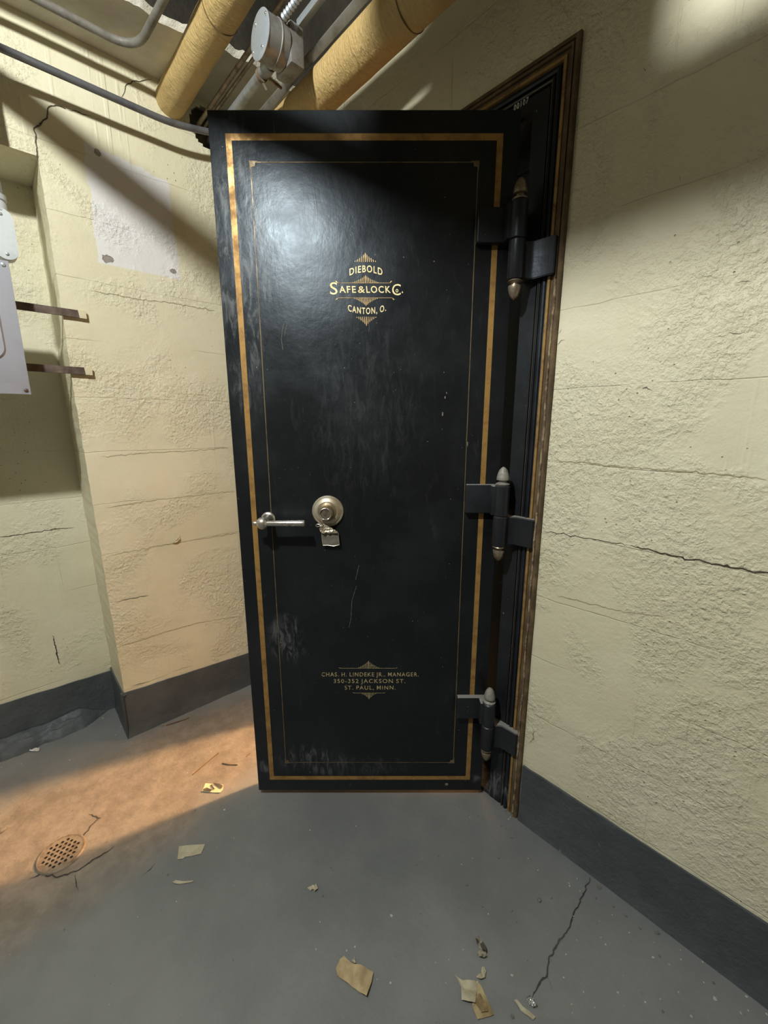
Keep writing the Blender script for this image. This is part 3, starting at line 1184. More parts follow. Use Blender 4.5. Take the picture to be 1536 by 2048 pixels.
finp = [(.0125, 0), (.0185, .001), (.0200, .004), (.0130, .0075), (.0100, .010), (.0105, .013), (.0175, .0155), (.0182, .0185), (.0168, .026), (.0150, .034), (.0115, .043), (.0070, .049), (.0020, .0525), (.0, .053)]
for i, h in enumerate(HZ):
    pl = PIN - FO
    bm = nb()
    lathe(bm, [(KR - .002, h['kb']), (KR, h['kb'] + .003), (KR, h['mid'] - .003), (KR - .002, h['mid'] - .001)], (pl.x, pl.y, 0))
    obj('hinge_knuckle', bm, M['hinge'], FR, smooth=True)
    bm = nb()
    # leaf lies on the frame face and runs towards the outer edge (-y); cranked off the pin
    yb = pl.y
    ye = (.556 - FO.y)
    P = [(-.022, ye), (-.0015, ye), (-.0015, yb + .012), (pl.x + .004, yb + .014), (pl.x - .017, yb - .012), (-.028, yb - .028), (-.022, yb - .036)]
    P = [(-.023, ye), (-.0015, ye), (-.0015, yb + .004), (pl.x + .010, yb + .012), (pl.x - .016, yb - .010), (-.033, yb - .022), (-.0245, yb - .034)]
    z0, z1 = h['kb'] + .002, h['mid'] - .003
    lo = [bm.verts.new((a, b, z0)) for a, b in P]
    hi = [bm.verts.new((a, b, z1)) for a, b in P]
    bm.faces.new(lo)
    bm.faces.new(hi)
    for k in range(len(P)):
        bm.faces.new((lo[k], lo[(k + 1) % len(P)], hi[(k + 1) % len(P)], hi[k]))
    bmesh.ops.recalc_face_normals(bm, faces=bm.faces)
    bmesh.ops.bevel(bm, geom=[e for e in bm.edges if abs(e.verts[0].co.z - e.verts[1].co.z) < 1e-5 or abs(e.verts[0].co.y - ye) < 1e-4], offset=.002, segments=2, affect='EDGES')
    obj('hinge_leaf', bm, M['hinge'], FR, smooth=True)
    bm = nb()
    lathe(bm, [(r, h['kt'] + .0005 + z) for r, z in finp], (pl.x, pl.y, 0), seg=32)
    obj('hinge_finial', bm, M['finial_dust'] if i else M['finial'], FR, smooth=True)
    bm = nb()
    lathe(bm, [(r * .95, h['kb'] - .0005 - z * .9) for r, z in finp], (pl.x, pl.y, 0), seg=32)
    obj('hinge_finial', bm, M['finial'], FR, smooth=True)

# lever handle
HX, HZc = dx(-.352), 1.012
hand = obj('lever_handle', lathe(nb(), [(.0215, 0), (.0215, .004), (.0195, .0065), (.0165, .008), (.0155, .013), (.0135, .016), (.0125, .040)], (HX, YF, HZc), 'y'), M['nickel'], DR, smooth=True)
hand['label'] = 'nickel lever handle with ball centre'
bm = nb()
bmesh.ops.create_uvsphere(bm, u_segments=28, v_segments=18, radius=.0185)
for v in bm.verts:
    v.co = Vector((v.co.x, v.co.y * .9, v.co.z)) + Vector((HX - .004, YF - .052, HZc - .002))
obj('ball', bm, M['nickel'], hand, smooth=True)
bm = nb()
p0 = Vector((HX, YF - .052, HZc - .002))
tube(bm, [p0 + Vector((a, 0, 0)) for a in (.010, .0135, .014, .10, .1185, .120)], .01, 22, rfun=lambda i, a: (.0085, .0085, .0082, .0094, .0098, .0090)[i])
obj('lever', bm, M['nickel'], hand, smooth=True)
bm = nb()
lathe(bm, [(.0065, 0), (.0072, .004), (.0075, .008), (.006, .0115), (.002, .0135)], p0 + Vector((-.019, 0, 0)), 'x', 20)
obj('tail_nub', bm, M['nickel'], hand, smooth=True)

# combination dial
DXc, DZc = dx(-.170), 1.036
dial = obj('combination_dial', lathe(nb(), [(.0475, 0), (.0475, .0045), (.0450, .0075), (.0435, .0078), (.0425, .0068), (.0410, .0085), (.0365, .0125), (.0310, .0150), (.0305, .0140), (.0285, .0140)], (DXc, YF, DZc), 'y', 56), M['dial'], DR, smooth=True)
dial['label'] = 'tarnished round combination dial with broken off knob'
bm = nb()
lathe(bm, [(.0285, .0138), (.0270, .0150), (.0210, .0175), (.0180, .0230), (.0178, .0290)], (DXc, YF, DZc), 'y', 40)
obj('dial_core', bm, M['dialdark'], dial, smooth=True)
bm = nb()
c = Vector((DXc - .004, YF - .030, DZc - .003))
pts = [c + Vector((.0170 * math.cos(t), -.001 * math.sin(3 * t), .0170 * math.sin(t))) for t in [2 * PI * k / 40 for k in range(41)]]
tube(bm, pts, .0017, 8, rfun=lambda i, a: .0017 + .0007 * noise.noise(Vector((i * .7, a, 0))))
obj('knob_rim', bm, M['nickel'], dial, smooth=True)
bm = nb()
lathe(bm, [(.0160, .020), (.0160, .0285), (.0150, .0295), (.009, .0285), (.004, .0300)], (c.x, YF, c.z), 'y', 24)
for v in bm.verts:
    v.co.y += .0016 * noise.noise(v.co * 160)
obj('knob_stump', bm, M['steel'], dial, smooth=True)

# crumpled tag hanging from the dial
TG = empty('hanging_tag', PIN, -A)
tag(TG, 'small square grey tag with crumpled pale top hanging from the combination dial', 'tag')


def sheet(bm, P, thick, nsub=3, bumpf=None):
    """thin crumpled sheet from an outline P in (a, b); bumpf(a, b)->height; in local x-y, z up"""
    f = bm.faces.new([bm.verts.new((a, b, 0)) for a, b in P])
    bmesh.ops.triangulate(bm, faces=[f])
    bmesh.ops.subdivide_edges(bm, edges=bm.edges[:], cuts=nsub, use_grid_fill=True)
    for v in bm.verts:
        v.co.z = bumpf(v.co.x, v.co.y) if bumpf else 0
    r = bmesh.ops.extrude_face_region(bm, geom=bm.faces[:])
    for v in [g for g in r['geom'] if isinstance(g, bmesh.types.BMVert)]:
        v.co.z += thick
    bmesh.ops.recalc_face_normals(bm, faces=bm.faces)
    return bm


def to_door(bm, cx, y, cz):
    for v in bm.verts:
        v.co = Vector((cx + v.co.x, y - v.co.z, cz + v.co.y))
    return bm


def tpx(u, v):
    return ((480 + 0) * 0 + (600 + u / 12.05 - 656) * .00154, -(940 + v / 12.05 - 1022) * .00153)


bm = sheet(nb(), [tpx(*q) for q in ((510, 1500), (570, 1480), (700, 1475), (890, 1465), (915, 1520), (925, 1680), (940, 1800), (830, 1830), (650, 1815), (540, 1820), (525, 1700))], .0012, 3, lambda a, b: .010 + .002 * noise.noise(Vector((a * 60, b * 60, 0))))
to_door(bm, DXc, YF, DZc)
obj('tag_plate', bm, M['tagface'], TG)
bm = nb()
loop = [tpx(*q) for q in ((520, 1490), (530, 1700), (545, 1815), (650, 1812), (800, 1835), (938, 1800), (925, 1640), (912, 1500), (870, 1462), (700, 1478), (560, 1480))]
tube(bm, [(DXc + a, YF - .0122, DZc + b) for a, b in loop + loop[:1]], .0011, 6, rfun=lambda i, a: .0009 + .0005 * abs(noise.noise(Vector((i * 1.3, 0, 0)))))
obj('tag_rim', bm, M['dial'], TG, smooth=True)
bm = sheet(nb(), [tpx(*q) for q in ((480, 1310), (540, 1255), (620, 1290), (700, 1330), (800, 1390), (900, 1450), (880, 1500), (700, 1495), (570, 1500), (500, 1470), (470, 1380))], .0012, 4, lambda a, b: .018 + .004 * noise.noise(Vector((a * 120, b * 260, 3))))
to_door(bm, DXc, YF, DZc)
obj('crumpled_top', bm, M['dial'], TG)
bm = nb()
pts = [tpx(*q) for q in ((490, 1310), (430, 1340), (400, 1290), (440, 1260), (520, 1270), (560, 1220), (500, 1120))]
pts = fillet([(DXc + a, YF - .022 - .0015 * i, DZc + b) for i, (a, b) in enumerate(pts)], .006, 4)
tube(bm, pts, .0014, 8)
obj('wire_hook', bm, M['nickel'], TG, smooth=True)


# ------------------------------------------------------------------ services under the ceiling
def radial(th, d):
    t = math.radians(th)
    return d * math.cos(t), H + d * math.sin(t)


def lagged_pipe(x, z, r, y0, y1, label, rings, seed):
    R = empty('insulated_pipe', (x, y1, z))
    tag(R, label, 'pipe')
    bm = nb()
    n = 60
    pts = [(0, (y0 - y1) * i / n, 0) for i in range(n + 1)]
    tube(bm, pts, r, 36, rfun=lambda i, a: r + .0022 * noise.noise(Vector((math.cos(a) * 2, math.sin(a) * 2, i * .9 + seed))))
    obj('lagging', bm, M['wrap'], R, smooth=True)
    for y in rings:
        bm = nb()
        tube(bm, [(0, y - y1 - .0015 + .002 * k, 0) for k in range(2)], r + .0016, 36)
        obj('wrap_seam', bm, M['band'], R, smooth=True)
    return R


p1 = lagged_pipe(.640, 2.436, .050, -1.6, YL - .001, 'thick ochre lagged pipe left of the junction box, entering the left wall', [1.38, .2], 1)
p2x, p2z = radial(48.13, 1.30)
lagged_pipe(p2x, p2z, .0535, -1.6, YL - .001, 'thick ochre lagged pipe right of the flat grey channel, nearest the vault door frame', [.85, .1], 5)
# parallel pipe just outside the picture on the left; its shadow crosses both walls
lagged_pipe(-.005, 2.350, .035, -1.6, YL - .001, 'thick ochre lagged pipe left of every other pipe, above the grey electrical panel', [1.2], 9)

yc = YL - .100
o = obj('wall_conduit', tube(nb(), fillet([(-1.2, yc, 2.312), (.60, yc, 2.312), (.72, yc, 2.335), (.88, yc, 2.37), (.93, YL + .05, 2.38)], .07, 8), .0105, 16), M['conduit_dark'], smooth=True)
tag(o, 'long dark grey conduit crossing the left wall below the ochre pipe', 'conduit')
o = obj('ceiling_conduit', tube(nb(), fillet([(-1.0, 1.715, 2.455), (.505, 1.715, 2.455), (.522, 1.45, 2.455), (.53, .9, 2.46), (.53, .1, 2.46)], .085, 10), .0110, 16), M['channel'], smooth=True)
tag(o, 'grey conduit curving under the broken ceiling edge at the top left', 'conduit')

# junction box: round, cover faces the left (-x)
JX = .664
jc = on_x(521, 70, JX)
JB = empty('junction_box', jc)
tag(JB, 'round galvanised junction box with flat screwed cover between the two ochre pipes', 'junction box')
RJ = .050
bm = nb()
lathe(bm, [(RJ + .0015, 0), (RJ + .0015, .0018), (RJ - .002, .0030)], (0, 0, 0), 'x', 48)
obj('cover', bm, M['boxmetal'], JB, smooth=True)
bm = nb()
lathe(bm, [(RJ, -.001), (RJ, -.036), (RJ + .002, -.037), (RJ + .002, -.039), (RJ, -.040), (RJ - .001, -.062)], (0, 0, 0), 'x', 48)
obj('box_body', bm, M['boxside'], JB, smooth=True)
for (a, r_) in ((60, .7), (150, .9), (335, .9), (250, .72)):
    t = math.radians(a)
    bm = nb()
    lathe(bm, [(.0040, 0), (.0040, .0018), (.0022, .0032)], (-.003, RJ * r_ * math.cos(t), RJ * r_ * math.sin(t)), 'x', 14)
    obj('screw', bm, M['screw'], JB, smooth=True)
bm = nb()
box(bm, .063, .105, -.045, .040, -.05, .045, .006)
obj('bracket', bm, M['boxside'], JB, smooth=True)

cx, cz = radial(53.9, 1.215)
o = obj('box_conduit', tube(nb(), [(cx, jc.y + .048, cz), (cx, jc.y + .075, cz), (cx, jc.y + .078, cz), (radial(53.9, 1.335)[0], YL + .03, radial(53.9, 1.335)[1])], .0145, 18, rfun=lambda i, a: (.0175, .0175, .0145, .0145)[i]), M['conduit'], smooth=True)
tag(o, 'straight pale grey conduit running from the junction box to the left wall', 'conduit')
tx, tz = radial(56.35, 1.325)
o = obj('thin_tube', tube(nb(), [(tx, YL + .04, tz), (tx, .3, tz)], .0075, 12), M['tube'], smooth=True)
tag(o, 'thin brown tube beside the left ochre pipe, left one of two', 'tube', 'thin brown tubes')
tx, tz = radial(55.55, 1.335)
o = obj('thin_tube', tube(nb(), [(tx, YL + .04, tz), (tx, 1.40, tz)], .0055, 12), M['tube'], smooth=True)
tag(o, 'thinner brown tube next to the pale conduit of the junction box', 'tube', 'thin brown tubes')
# armoured cable
ca_, cb_ = radial(55.5, 1.25), radial(55.5, 1.46)
bm = nb()
n = 420
pts = [(ca_[0] + (cb_[0] - ca_[0]) * i / n, jc.y - .045 - i * .0026, ca_[1] + (cb_[1] - ca_[1]) * i / n) for i in range(n)]
tube(bm, pts, .009, 12, rfun=lambda i, a: .0082 + .0016 * math.sin(i * PI / 2))
o = obj('armoured_cable', bm, M['boxmetal'], smooth=True)
tag(o, 'ribbed flexible metal cable leaving the junction box towards the top edge', 'cable')
# strut
sx, sz = radial(53.9, 1.30)
bm = nb()
box(bm, sx - .012, sx + .010, -.9, jc.y - .035, sz - .003, sz + .006, .001)
box(bm, sx - .012, sx - .009, -.9, jc.y - .035, sz - .012, sz + .004, .0008)
for v in bm.verts:
    k = (jc.y - .035 - v.co.y) / (jc.y + .9) * .22
    v.co.x += k * math.cos(math.radians(53.9))
    v.co.z += k * math.sin(math.radians(53.9))
o = obj('steel_strut', bm, M['boxmetal'], smooth=True)
tag(o, 'pale steel strut beside the ribbed cable above the junction box', 'strut')
# flat channel
bx_, bz_ = radial(51.25, 1.30)
bm = nb()
box(bm, bx_ - .011, bx_ + .011, -1.6, YL + .002, bz_ - .009, bz_ + .009, .002)
for v in bm.verts:
    d = Vector((v.co.x - bx_, v.co.z - bz_))
    a = math.radians(-35)
    v.co.x = bx_ + d.x * math.cos(a) - d.y * math.sin(a)
    v.co.z = bz_ + d.x * math.sin(a) + d.y * math.cos(a)
o = obj('cable_channel', bm, M['channel'], smooth=True)
tag(o, 'flat dull grey channel running along the left side of the right ochre pipe', 'channel')
# clamp holding conduit
cl = empty('conduit_clamp', (cx, jc.y + .10, cz))
tag(cl, 'small rusty pipe clamp with screw on the pale conduit behind the junction box', 'clamp')
bm = nb()
tube(bm, [(0, -.005, 0), (0, .005, 0)], .0175, 18)
obj('clamp_band', bm, M['tube'], cl, smooth=True)
bm = nb()
tube(bm, [(.004, 0, -.016), (.014, 0, -.030)], .0035, 8)
obj('screw', bm, M['finial'], cl, smooth=True)
bm = nb()
tube(bm, [(.012, 0, .004), (.075, .02, .012)], .004, 8)
obj('clamp_arm', bm, M['tube'], cl, smooth=True)

# unseen box added between the lamp and the right wall to shade its upper part
bm = nb()
box(bm, .16, .24, .405, .70, 2.245, 2.57, .004)
box(bm, .165, .235, .24, .410, 2.245, 2.345, .004)
box(bm, .19, .21, .45, .47, 2.56, 2.979)
box(bm, .19, .21, .64, .66, 2.56, 2.979)
o = obj('light_blocker', bm, M['boxside'])
tag(o, 'unseen added sheet metal trough hung overhead between the ceiling lamp and the ochre pipes', 'blocker')

# lamp over the room, out of the picture
LP = empty('ceiling_lamp', (LAMP.x, LAMP.y, LAMP.z + .16))
tag(LP, 'bare bulb ceiling lamp under a dark shade, left of the ochre pipes', 'lamp')
bm = nb()
lathe(bm, [(.03, -.03), (.05, -.05), (.13, -.115), (.135, -.118), (.13, -.112), (.05, -.047), (.03, -.028)], (0, 0, 0), 'z', 32, cap=False)
obj('lamp_shade', bm, M['shade'], LP, smooth=True)
bm = nb()
tube(bm, [(0, 0, -.05), (0, 0, .22)], .012, 12)
obj('stem', bm, M['shade'], LP, smooth=True)

# ------------------------------------------------------------------ electrical panel in the niche
PYF = 1.72
EP = empty('electrical_panel', (-.15, PYF, 1.383))
tag(EP, 'grey sheet metal electrical panel in front of the recess at the left edge', 'electrical panel')
bm = nb()
box(bm, -.30, .249, 0, .004, 0, .374, .0012)
obj('cover', bm, M['panel'], EP, smooth=True)
bm = nb()
box(bm, -.28, .236, .004, .100, .012, .362, .002)
obj('panel_box', bm, M['panel'], EP, smooth=True)
bm = nb()
cp = [(-.22, .345), (-.22, .12)] + [(-.18 - .04 * math.cos(k * PI / 12), .135 - .04 * math.sin(k * PI / 12)) for k in range(7)] + [(.175 + .035 * math.sin(k * PI / 12), .13 - .035 * math.cos(k * PI / 12)) for k in range(7)] + [(.21, .345)]
a_ = [bm.verts.new((x, .001, z)) for x, z in cp]
b_ = [bm.verts.new((x * .975, -.006, .22 + (z - .22) * .965)) for x, z in cp]
bm.faces.new(b_)
for k in range(len(cp)):
    bm.faces.new((a_[k], a_[(k + 1) % len(cp)], b_[(k + 1) % len(cp)], b_[k]))
bmesh.ops.recalc_face_normals(bm, faces=bm.faces)
obj('raised_door', bm, M['panel'], EP, smooth=True)
for (x, z) in ((.238, .012), (.236, .362)):
    bm = nb()
    lathe(bm, [(.0055, 0), (.0055, .002), (.003, .0035)], (x, 0, z), 'y', 14)
    obj('screw', bm, M['steel'] if z < .1 else M['boxmetal'], EP, smooth=True)

for k, (u, v, lab) in enumerate(((172, 630, 'upper rusty flat iron bar from the pier to the grey electrical panel'), (184, 743, 'lower rusty flat iron bar from the pier to the grey electrical panel'))):
    p = on_y(u, v, YL - .012)
    B = empty('bracket_bar', (p.x, YL - .010, p.z))
    tag(B, lab, 'bracket', 'rusty bracket bars')
    bm = nb()
    box(bm, -.62, -.012, -.003, .003, -.012, .012, .0008)
    for v_ in bm.verts:
        v_.co.z += -.006 * (v_.co.x / -.6) * 0 + .0006 * noise.noise(v_.co * 30)
        v_.co.y += -.001
    obj('bar', bm, M['steel'], B)
    bm = nb()
    box(bm, -.020, .001, -.0046, .003, -.0128, .0128, .0008)
    for v_ in bm.verts:
        if v_.co.x < -.01:
            v_.co.x += .006 * noise.noise(v_.co * 400)
    t_ = obj('painted_tip', bm, M['cream'], B)
    t_['label'] = 'cream painted end of the bar'

CB = empty('oval_fitting', (.100, 1.750, 1.765))
tag(CB, 'pale grey oval conduit body on top of the electrical panel', 'conduit fitting')


def stadium(w, h, n=12):
    r = w / 2
    P = []
    for k in range(n + 1):
        a = PI * k / n
        P.append((r * math.cos(a), h - r + r * math.sin(a)))
    for k in range(n + 1):
        a = PI + PI * k / n
        P.append((r * math.cos(a), r + r * math.sin(a)))
    return P


def prism_y(bm, P, y0, y1):
    a = [bm.verts.new((x, y0, z)) for x, z in P]
    b = [bm.verts.new((x, y1, z)) for x, z in P]
    bm.faces.new(a)
    bm.faces.new(b)
    for k in range(len(P)):
        bm.faces.new((a[k], a[(k + 1) % len(P)], b[(k + 1) % len(P)], b[k]))
    bmesh.ops.recalc_face_normals(bm, faces=bm.faces)
    return bm


bm = prism_y(nb(), stadium(.050, .132), -.014, .022)
obj('body', bm, M['lb'], CB, smooth=True)
bm = prism_y(nb(), [(x, z - .001) for x, z in stadium(.054, .136)], -.019, -.014)
obj('cover', bm, M['lb'], CB, smooth=True)
for z in (.014, .118):
    bm = nb()
    lathe(bm, [(.0045, 0), (.0045, .0015), (.0025, .003)], (0, -.019, z), 'y', 12)
    obj('screw', bm, M['boxmetal'], CB, smooth=True)
bm = nb()
lathe(bm, [(.021, .128), (.021, .150), (.0195, .152), (.0195, .156), (.023, .158), (.023, .172), (.019, .174)], (-.002, 0, 0), 'z', 20)
obj('coupling', bm, M['lb'], CB, smooth=True)
o = obj('riser_conduit', tube(nb(), [(.098, 1.75, 1.935), (.094, 1.752, 2.25), (.090, 1.755, 2.70)], .0165, 18), M['conduit'], smooth=True)
tag(o, 'upright grey conduit rising from the pale oval fitting at the left edge', 'conduit')

# ------------------------------------------------------------------ drain
DC = on_floor(122, 1704)
DZ = mkF(DC.x, DC.y, 0).z
DG = empty('floor_drain', (DC.x, DC.y, DZ))
tag(DG, 'round perforated metal floor drain in the worn brown floor', 'drain')
bm = nb()
RD = .058
# plate with real holes: fine grid, faces inside holes dropped
holes = []
for i in range(-4, 5):
    for j in range(-4, 5):
        x = (i + (.5 if j % 2 else 0)) * .0145
        y = j * .0126
        if math.hypot(x, y) < RD - .011:
            holes.append((x, y))
st = .0016
n = int(RD / st) + 1
V = {}


def dv(i, j):
    if (i, j) not in V:
        V[i, j] = bm.verts.new((i * st, j * st, .0042))
    return V[i, j]


for i in range(-n, n):
    for j in range(-n, n):
        x, y = (i + .5) * st, (j + .5) * st
        if math.hypot(x, y) > RD - .001 or any(math.hypot(x - a, y - b) < .0041 for a, b in holes):
            continue
        bm.faces.new((dv(i, j), dv(i + 1, j), dv(i + 1, j + 1), dv(i, j + 1)))
obj('grate', bm, M['drain'], DG)
bm = nb()
lathe(bm, [(RD - .0015, .0010), (RD - .0015, .0052), (RD + .002, .0056), (RD + .005, .0030), (RD + .006, .0)], (0, 0, 0), 'z', 48, cap=False)
obj('rim', bm, M['drain'], DG, smooth=True)
bm = nb()
lathe(bm, [(RD + .001, .0008), (RD + .001, .0016)], (0, 0, 0), 'z', 40)
obj('pit', bm, M['lining'], DG)


# ------------------------------------------------------------------ litter on the floor
def litter(name, px, mat, label, cat, curl=.004, thick=.0006, seed=0, nsub=3, group=None, fscale=45):
    P = [on_floor(u, v) for u, v in px]
    c = sum(P, Vector()) / len(P)
    R = [(p.x - c.x, p.y - c.y) for p in P]
    m = max(math.hypot(a, b) for a, b in R)
    z0 = mkF(c.x, c.y, 0).z

    def hgt(a, b):
        return .0008 + curl * (abs(noise.noise(Vector((a * fscale + seed, b * fscale, seed)))) * 1.2 + .35 * (math.hypot(a, b) / m) ** 2)
    o = obj(name, sheet(nb(), R, thick, nsub, hgt), mat, loc=(c.x, c.y, z0))
    tag(o, label, cat, group)
    return o


litter('masking_tape', [(358, 1693), (385, 1690), (410, 1689), (406, 1700), (402, 1708), (385, 1712), (370, 1714), (366, 1718), (355, 1719)], M['buff'], 'rectangular piece of buff tape flat on the grey floor left of the door', 'tape', .0015, seed=1)
c = litter('torn_card', [(411, 1567), (430, 1568), (447, 1570), (446, 1580), (440, 1586), (420, 1585), (403, 1583), (408, 1574)], M['cardbase'], 'small torn cream card with black print on the warm lit floor by the door', 'card', .002, seed=2)
for pp in ([(424, 1567.5), (438, 1569), (446, 1573), (443, 1579), (434, 1574)], [(406, 1580), (414, 1577), (424, 1581), (422, 1584.5), (408, 1583)], [(420, 1572), (424, 1571), (430, 1580), (427, 1581)]):
    P = [on_floor(u, v) for u, v in pp]
    bm = nb()
    f = bm.faces.new([bm.verts.new((p.x - c.location.x, p.y - c.location.y, .0052)) for p in P])
    obj('print', bm, M['ink'], c)
litter('paper_strip', [(345, 1765), (352, 1761), (368, 1763), (388, 1762), (384, 1765), (362, 1768), (350, 1768)], M['buff'], 'thin pale paper sliver on the grey floor below the buff tape', 'paper', .003, seed=3)
litter('paper_crumb', [(615, 1777), (622, 1773), (632, 1771), (636, 1779), (630, 1785), (626, 1779), (620, 1783)], M['buff'], 'small crumpled buff crumb alone in the middle of the grey floor', 'paper', .008, seed=4, fscale=120)
litter('crumpled_paper', [(672, 1938), (680, 1920), (688, 1914), (702, 1926), (715, 1932), (730, 1937), (747, 1946), (743, 1968), (733, 1998), (712, 1980), (690, 1965), (675, 1952)], M['tan'], 'largest tan paper scrap, curled, at the bottom middle of the floor', 'paper', .010, seed=5, nsub=5, fscale=28)
litter('torn_paper', [(909, 1951), (925, 1963), (942, 1966), (956, 1964), (953, 1985), (950, 2010), (936, 2009), (923, 2004), (922, 1975)], M['buff'], 'pale torn paper with pointed corner overlapping a yellow stained slip', 'paper', .010, seed=6, nsub=4, fscale=30)
litter('stained_slip', [(955, 1962), (963, 1975), (976, 2002), (987, 2031), (970, 2036), (955, 2040), (948, 2022), (944, 2010), (950, 1985)], M['buff2'], 'yellow slip with brown stain lying under the pale torn paper', 'paper', .004, seed=7, nsub=4)
sl = bpy.data.objects['stained_slip']
P = [on_floor(u, v) for u, v in ((955, 1992), (960, 1990), (972, 2012), (976, 2026), (962, 2028), (952, 2012), (949, 1999))]
bm = nb()
bm.faces.new([bm.verts.new((p.x - sl.location.x, p.y - sl.location.y, .0068)) for p in P])
obj('stain', bm, M['stain'], sl)
litter('paper_bit', [(952, 1956), (962, 1950), (963, 1938), (968, 1936), (972, 1945), (970, 1958), (960, 1962)], M['buff'], 'small upright buff paper bit just above the torn pale paper', 'paper', .012, seed=8, fscale=90)
litter('charred_scrap', [(950, 1882), (956, 1877), (964, 1884), (970, 1900), (973, 1917), (963, 1920), (953, 1910), (960, 1900)], M['scrap'], 'black and cream charred scrap above the torn papers on the floor', 'scrap', .012, seed=9, fscale=90)
sl = bpy.data.objects['charred_scrap']
P = [on_floor(u, v) for u, v in ((959, 1896), (966, 1893), (971, 1903), (972, 1911), (966, 1908), (961, 1904))]
bm = nb()
bm.faces.new([bm.verts.new((p.x - sl.location.x, p.y - sl.location.y, .0165)) for p in P])
obj('charred_edge', bm, M['ink'], sl)
litter('paper_strip', [(1028, 2001), (1034, 2000), (1045, 2014), (1058, 2022), (1071, 2036), (1066, 2041), (1050, 2030), (1042, 2022)], M['buff'], 'narrow buff strip beside the silver foil at the bottom edge', 'paper', .004, seed=10)
litter('foil_scrap', [(1052, 2000), (1060, 1994), (1068, 2003), (1075, 2015), (1066, 2018), (1056, 2008)], M['foil'], 'tiny crumpled silver foil at the end of the floor crack', 'foil', .014, seed=11, nsub=4, fscale=160)
litter('paper_crumb', [(703, 1922), (709, 1919), (712, 1928), (706, 1930)], M['buff'], 'tiny buff crumb touching the top of the largest tan paper scrap', 'paper', .010, seed=14, fscale=120)
litter('white_scrap', [(57, 1500), (66, 1496), (80, 1497), (78, 1503), (60, 1504)], M['flake'], 'small white scrap on the floor in front of the recess skirting', 'scrap', .008, seed=12, fscale=120)


def stick(name, px, r, label, z=.003, mat=None, lift=.006):
    P = [on_floor(u, v) for u, v in px]
    b0 = P[0]
    pts = fillet([(p.x - b0.x, p.y - b0.y, lift * (i % 2)) for i, p in enumerate(P)], .02, 3)
    o = obj(name, tube(nb(), pts, r, 8), mat or M['twig'], loc=(b0.x, b0.y, mkF(b0.x, b0.y, 0).z + r), smooth=True)
    tag(o, label, 'twig')
    return o


stick('twig', [(385, 1550), (398, 1540), (418, 1522), (437, 1507)], .0018, 'longest thin brown twig on the warm lit floor left of the door', lift=.002)
stick('twig', [(444, 1527), (460, 1530), (475, 1530)], .0016, 'short straight brown twig right of the longest twig', lift=.001)
stick('twig', [(332, 1451), (350, 1446), (368, 1440), (378, 1436)], .0024, 'dark twig lying along the foot of the left wall', lift=.001)
stick('twig', [(492, 1514), (500, 1507)], .0014, 'tiny brown twig touching the left bottom of the vault door', lift=.001)
stick('twig', [(240, 1408), (248, 1400)], .0016, 'tiny dark twig at the foot of the pier corner', lift=.001)


# paint chips and crumbs
def chip_mesh(seed, flat=.35):
    bm = nb()
    bmesh.ops.create_icosphere(bm, subdivisions=2, radius=1)
    for v in bm.verts:
        v.co *= 1 + .45 * noise.noise(v.co * 1.4 + Vector((seed, 0, 0)))
        v.co.z *= flat
    me = bpy.data.meshes.new('chip')
    bm.to_mesh(me)
    bm.free()
    return me


cm = [chip_mesh(s * 3.1) for s in range(5)]
for me in cm:
    me.materials.append(M['flake'])
gm = [chip_mesh(s * 5.3 + 1, .6) for s in range(4)]
for me in gm:
    me.materials.append(M['pebble'])


def z4(cx, cy):
    return 900 + cx / 2.415, 1640 + cy / 2.415


def z1(cx, cy):
    return cx / 2.954, 1280 + cy / 2.954


chips = [(*z4(*q), s) for *q, s in ((55, 213, 2.2), (109, 184, 2.2), (377, 184, 2), (185, 452, 2.4), (64, 625, 2), (300, 750, 4.5), (560, 648, 2.4), (549, 760, 2.6), (645, 829, 2.2), (588, 889, 2.4), (592, 932, 2.2),
         (752, 601, 3.2), (722, 488, 2.2), (811, 832, 3), (866, 543, 2.2), (981, 664, 3.6), (1116, 673, 3), (1113, 628, 2.2), (1059, 696, 2.4), (1104, 831, 2.4), (1016, 864, 2.4), (944, 879, 3), (1166, 948, 3.4),
         (1221, 685, 2.6), (1280, 864, 6.5), (1400, 800, 4.5), (1432, 853, 3.6), (1480, 864, 3.4), (1405, 932, 3.2), (1440, 920, 2.6), (1530, 938, 3.2), (578, 318, 3), (614, 283, 2), (628, 342, 2), (596, 464, 2.4), (730, 566, 2), (828, 371, 2.2), (784, 458, 2.2), (425, 242, 2.0), (699, 905, 2.0), (984, 590, 2.0), (1226, 784, 2.4), (574, 305, 2.4))]
chips += [(*z1(*q), s) for *q, s in ((608, 461, 3.4), (712, 511, 2.6), (290, 590, 3.6), (682, 560, 2.2), (411, 708, 3.2), (456, 525, 3), (127, 730, 2.4), (10, 706, 3.2), (1248, 660, 2.4), (1150, 508, 2.2), (1280, 547, 2), (1108, 784, 2.4), (1326, 1002, 3.8), (148, 597, 2.4), (8, 752, 3))]
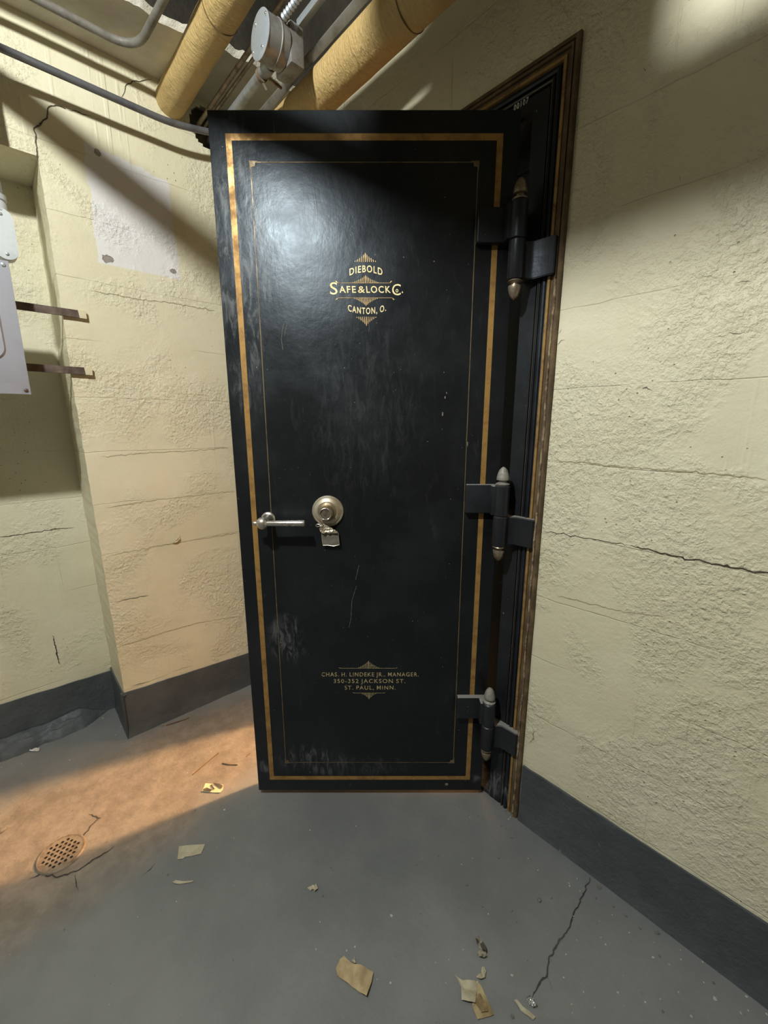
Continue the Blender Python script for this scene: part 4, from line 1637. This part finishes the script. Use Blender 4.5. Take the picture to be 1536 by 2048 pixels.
chips += [(600 + 535 / 2.954, 1800 + 490 / 2.954, 3.6), (600 + 540 / 2.954, 1800 + 92 / 2.954, 4.5), (600 + 275 / 2.954, 1800 + 298 / 2.954, 3), (600 + 325 / 2.954, 1800 + 275 / 2.954, 3.2), (600 + 118 / 2.954, 1800 + 128 / 2.954, 2.6), (600 + 456 / 2.954, 1800 + 467 / 2.954, 2.4), (600 + 880 / 2.954, 1800 + 352 / 2.954, 2.2), (600 + 863 / 2.954, 1800 + 490 / 2.954, 2.4), (600 + 800 / 2.954, 1800 + 368 / 2.954, 2),
          (632, 1778 + 120, 2), (353, 1803, 2.4), (955, 1585, 2.6), (1020, 1634, 3), (1017, 1638, 2.6), (620, 1660, 2.6), (712, 1652, 2.4), (468, 1676, 2), (940, 1634, 2)]
for i, (u, v, s) in enumerate(chips):
    p = on_floor(u, v)
    o = bpy.data.objects.new('paint_chip', cm[i % 5])
    COL.objects.link(o)
    k = s * .00072
    o.location = (p.x, p.y, mkF(p.x, p.y, 0).z + k * .3)
    o.rotation_euler = (0, 0, random.uniform(0, 6))
    o.scale = (k * random.uniform(.8, 1.3), k, k)
    tag(o, 'tiny white paint chip scattered on the concrete floor', 'paint chip', 'white paint chips on the floor')

crumbs = [(*z4(*q), s) for *q, s in ((536, 148, 9), (606, 192, 7), (432, 388, 8), (235, 181, 4.5), (297, 84, 4), (80, 312, 5), (249, 316, 3), (298, 437, 3.5), (720, 325, 7), (847, 462, 4.5), (998, 545, 6), (916, 522, 4), (1012, 657, 4), (1272, 787, 4), (1028, 925, 3.5), (301, 950, 5), (705, 378, 3), (790, 418, 3.5), (490, 377, 2.6), (157, 418, 2.6), (374, 678, 2.4))]
crumbs += [(430 / 2.954 + 0, 1280 + 1000 / 2.954, 3), (1153 / 2.954, 1280 + 1003 / 2.954, 4), (14 / 2.954, 1280 + 1125 / 2.954, 13), (990 / 2.954, 1280 + 1387 / 2.954, 3), (326, 1450, 8), (645, 1791, 4)]
crumbs += [(900 + k * 9.3 + 14 * noise.noise(Vector((k, 1, 0))), 1606 + k * 4.2 + 12 * noise.noise(Vector((k, 5, 0))), 2.4 + 2.4 * abs(noise.noise(Vector((k, 9, 2))))) for k in range(17)]
for i, (u, v, s) in enumerate(crumbs):
    p = on_floor(u, v)
    o = bpy.data.objects.new('concrete_crumb', gm[i % 4])
    COL.objects.link(o)
    k = s * .0008
    o.location = (p.x, p.y, mkF(p.x, p.y, 0).z + k * .45)
    o.rotation_euler = (0, 0, random.uniform(0, 6))
    o.scale = (k * random.uniform(.9, 1.3), k * .8, k * .8)
    tag(o, 'small grey concrete crumb lying on the concrete floor', 'crumb', 'grey crumbs on the floor')
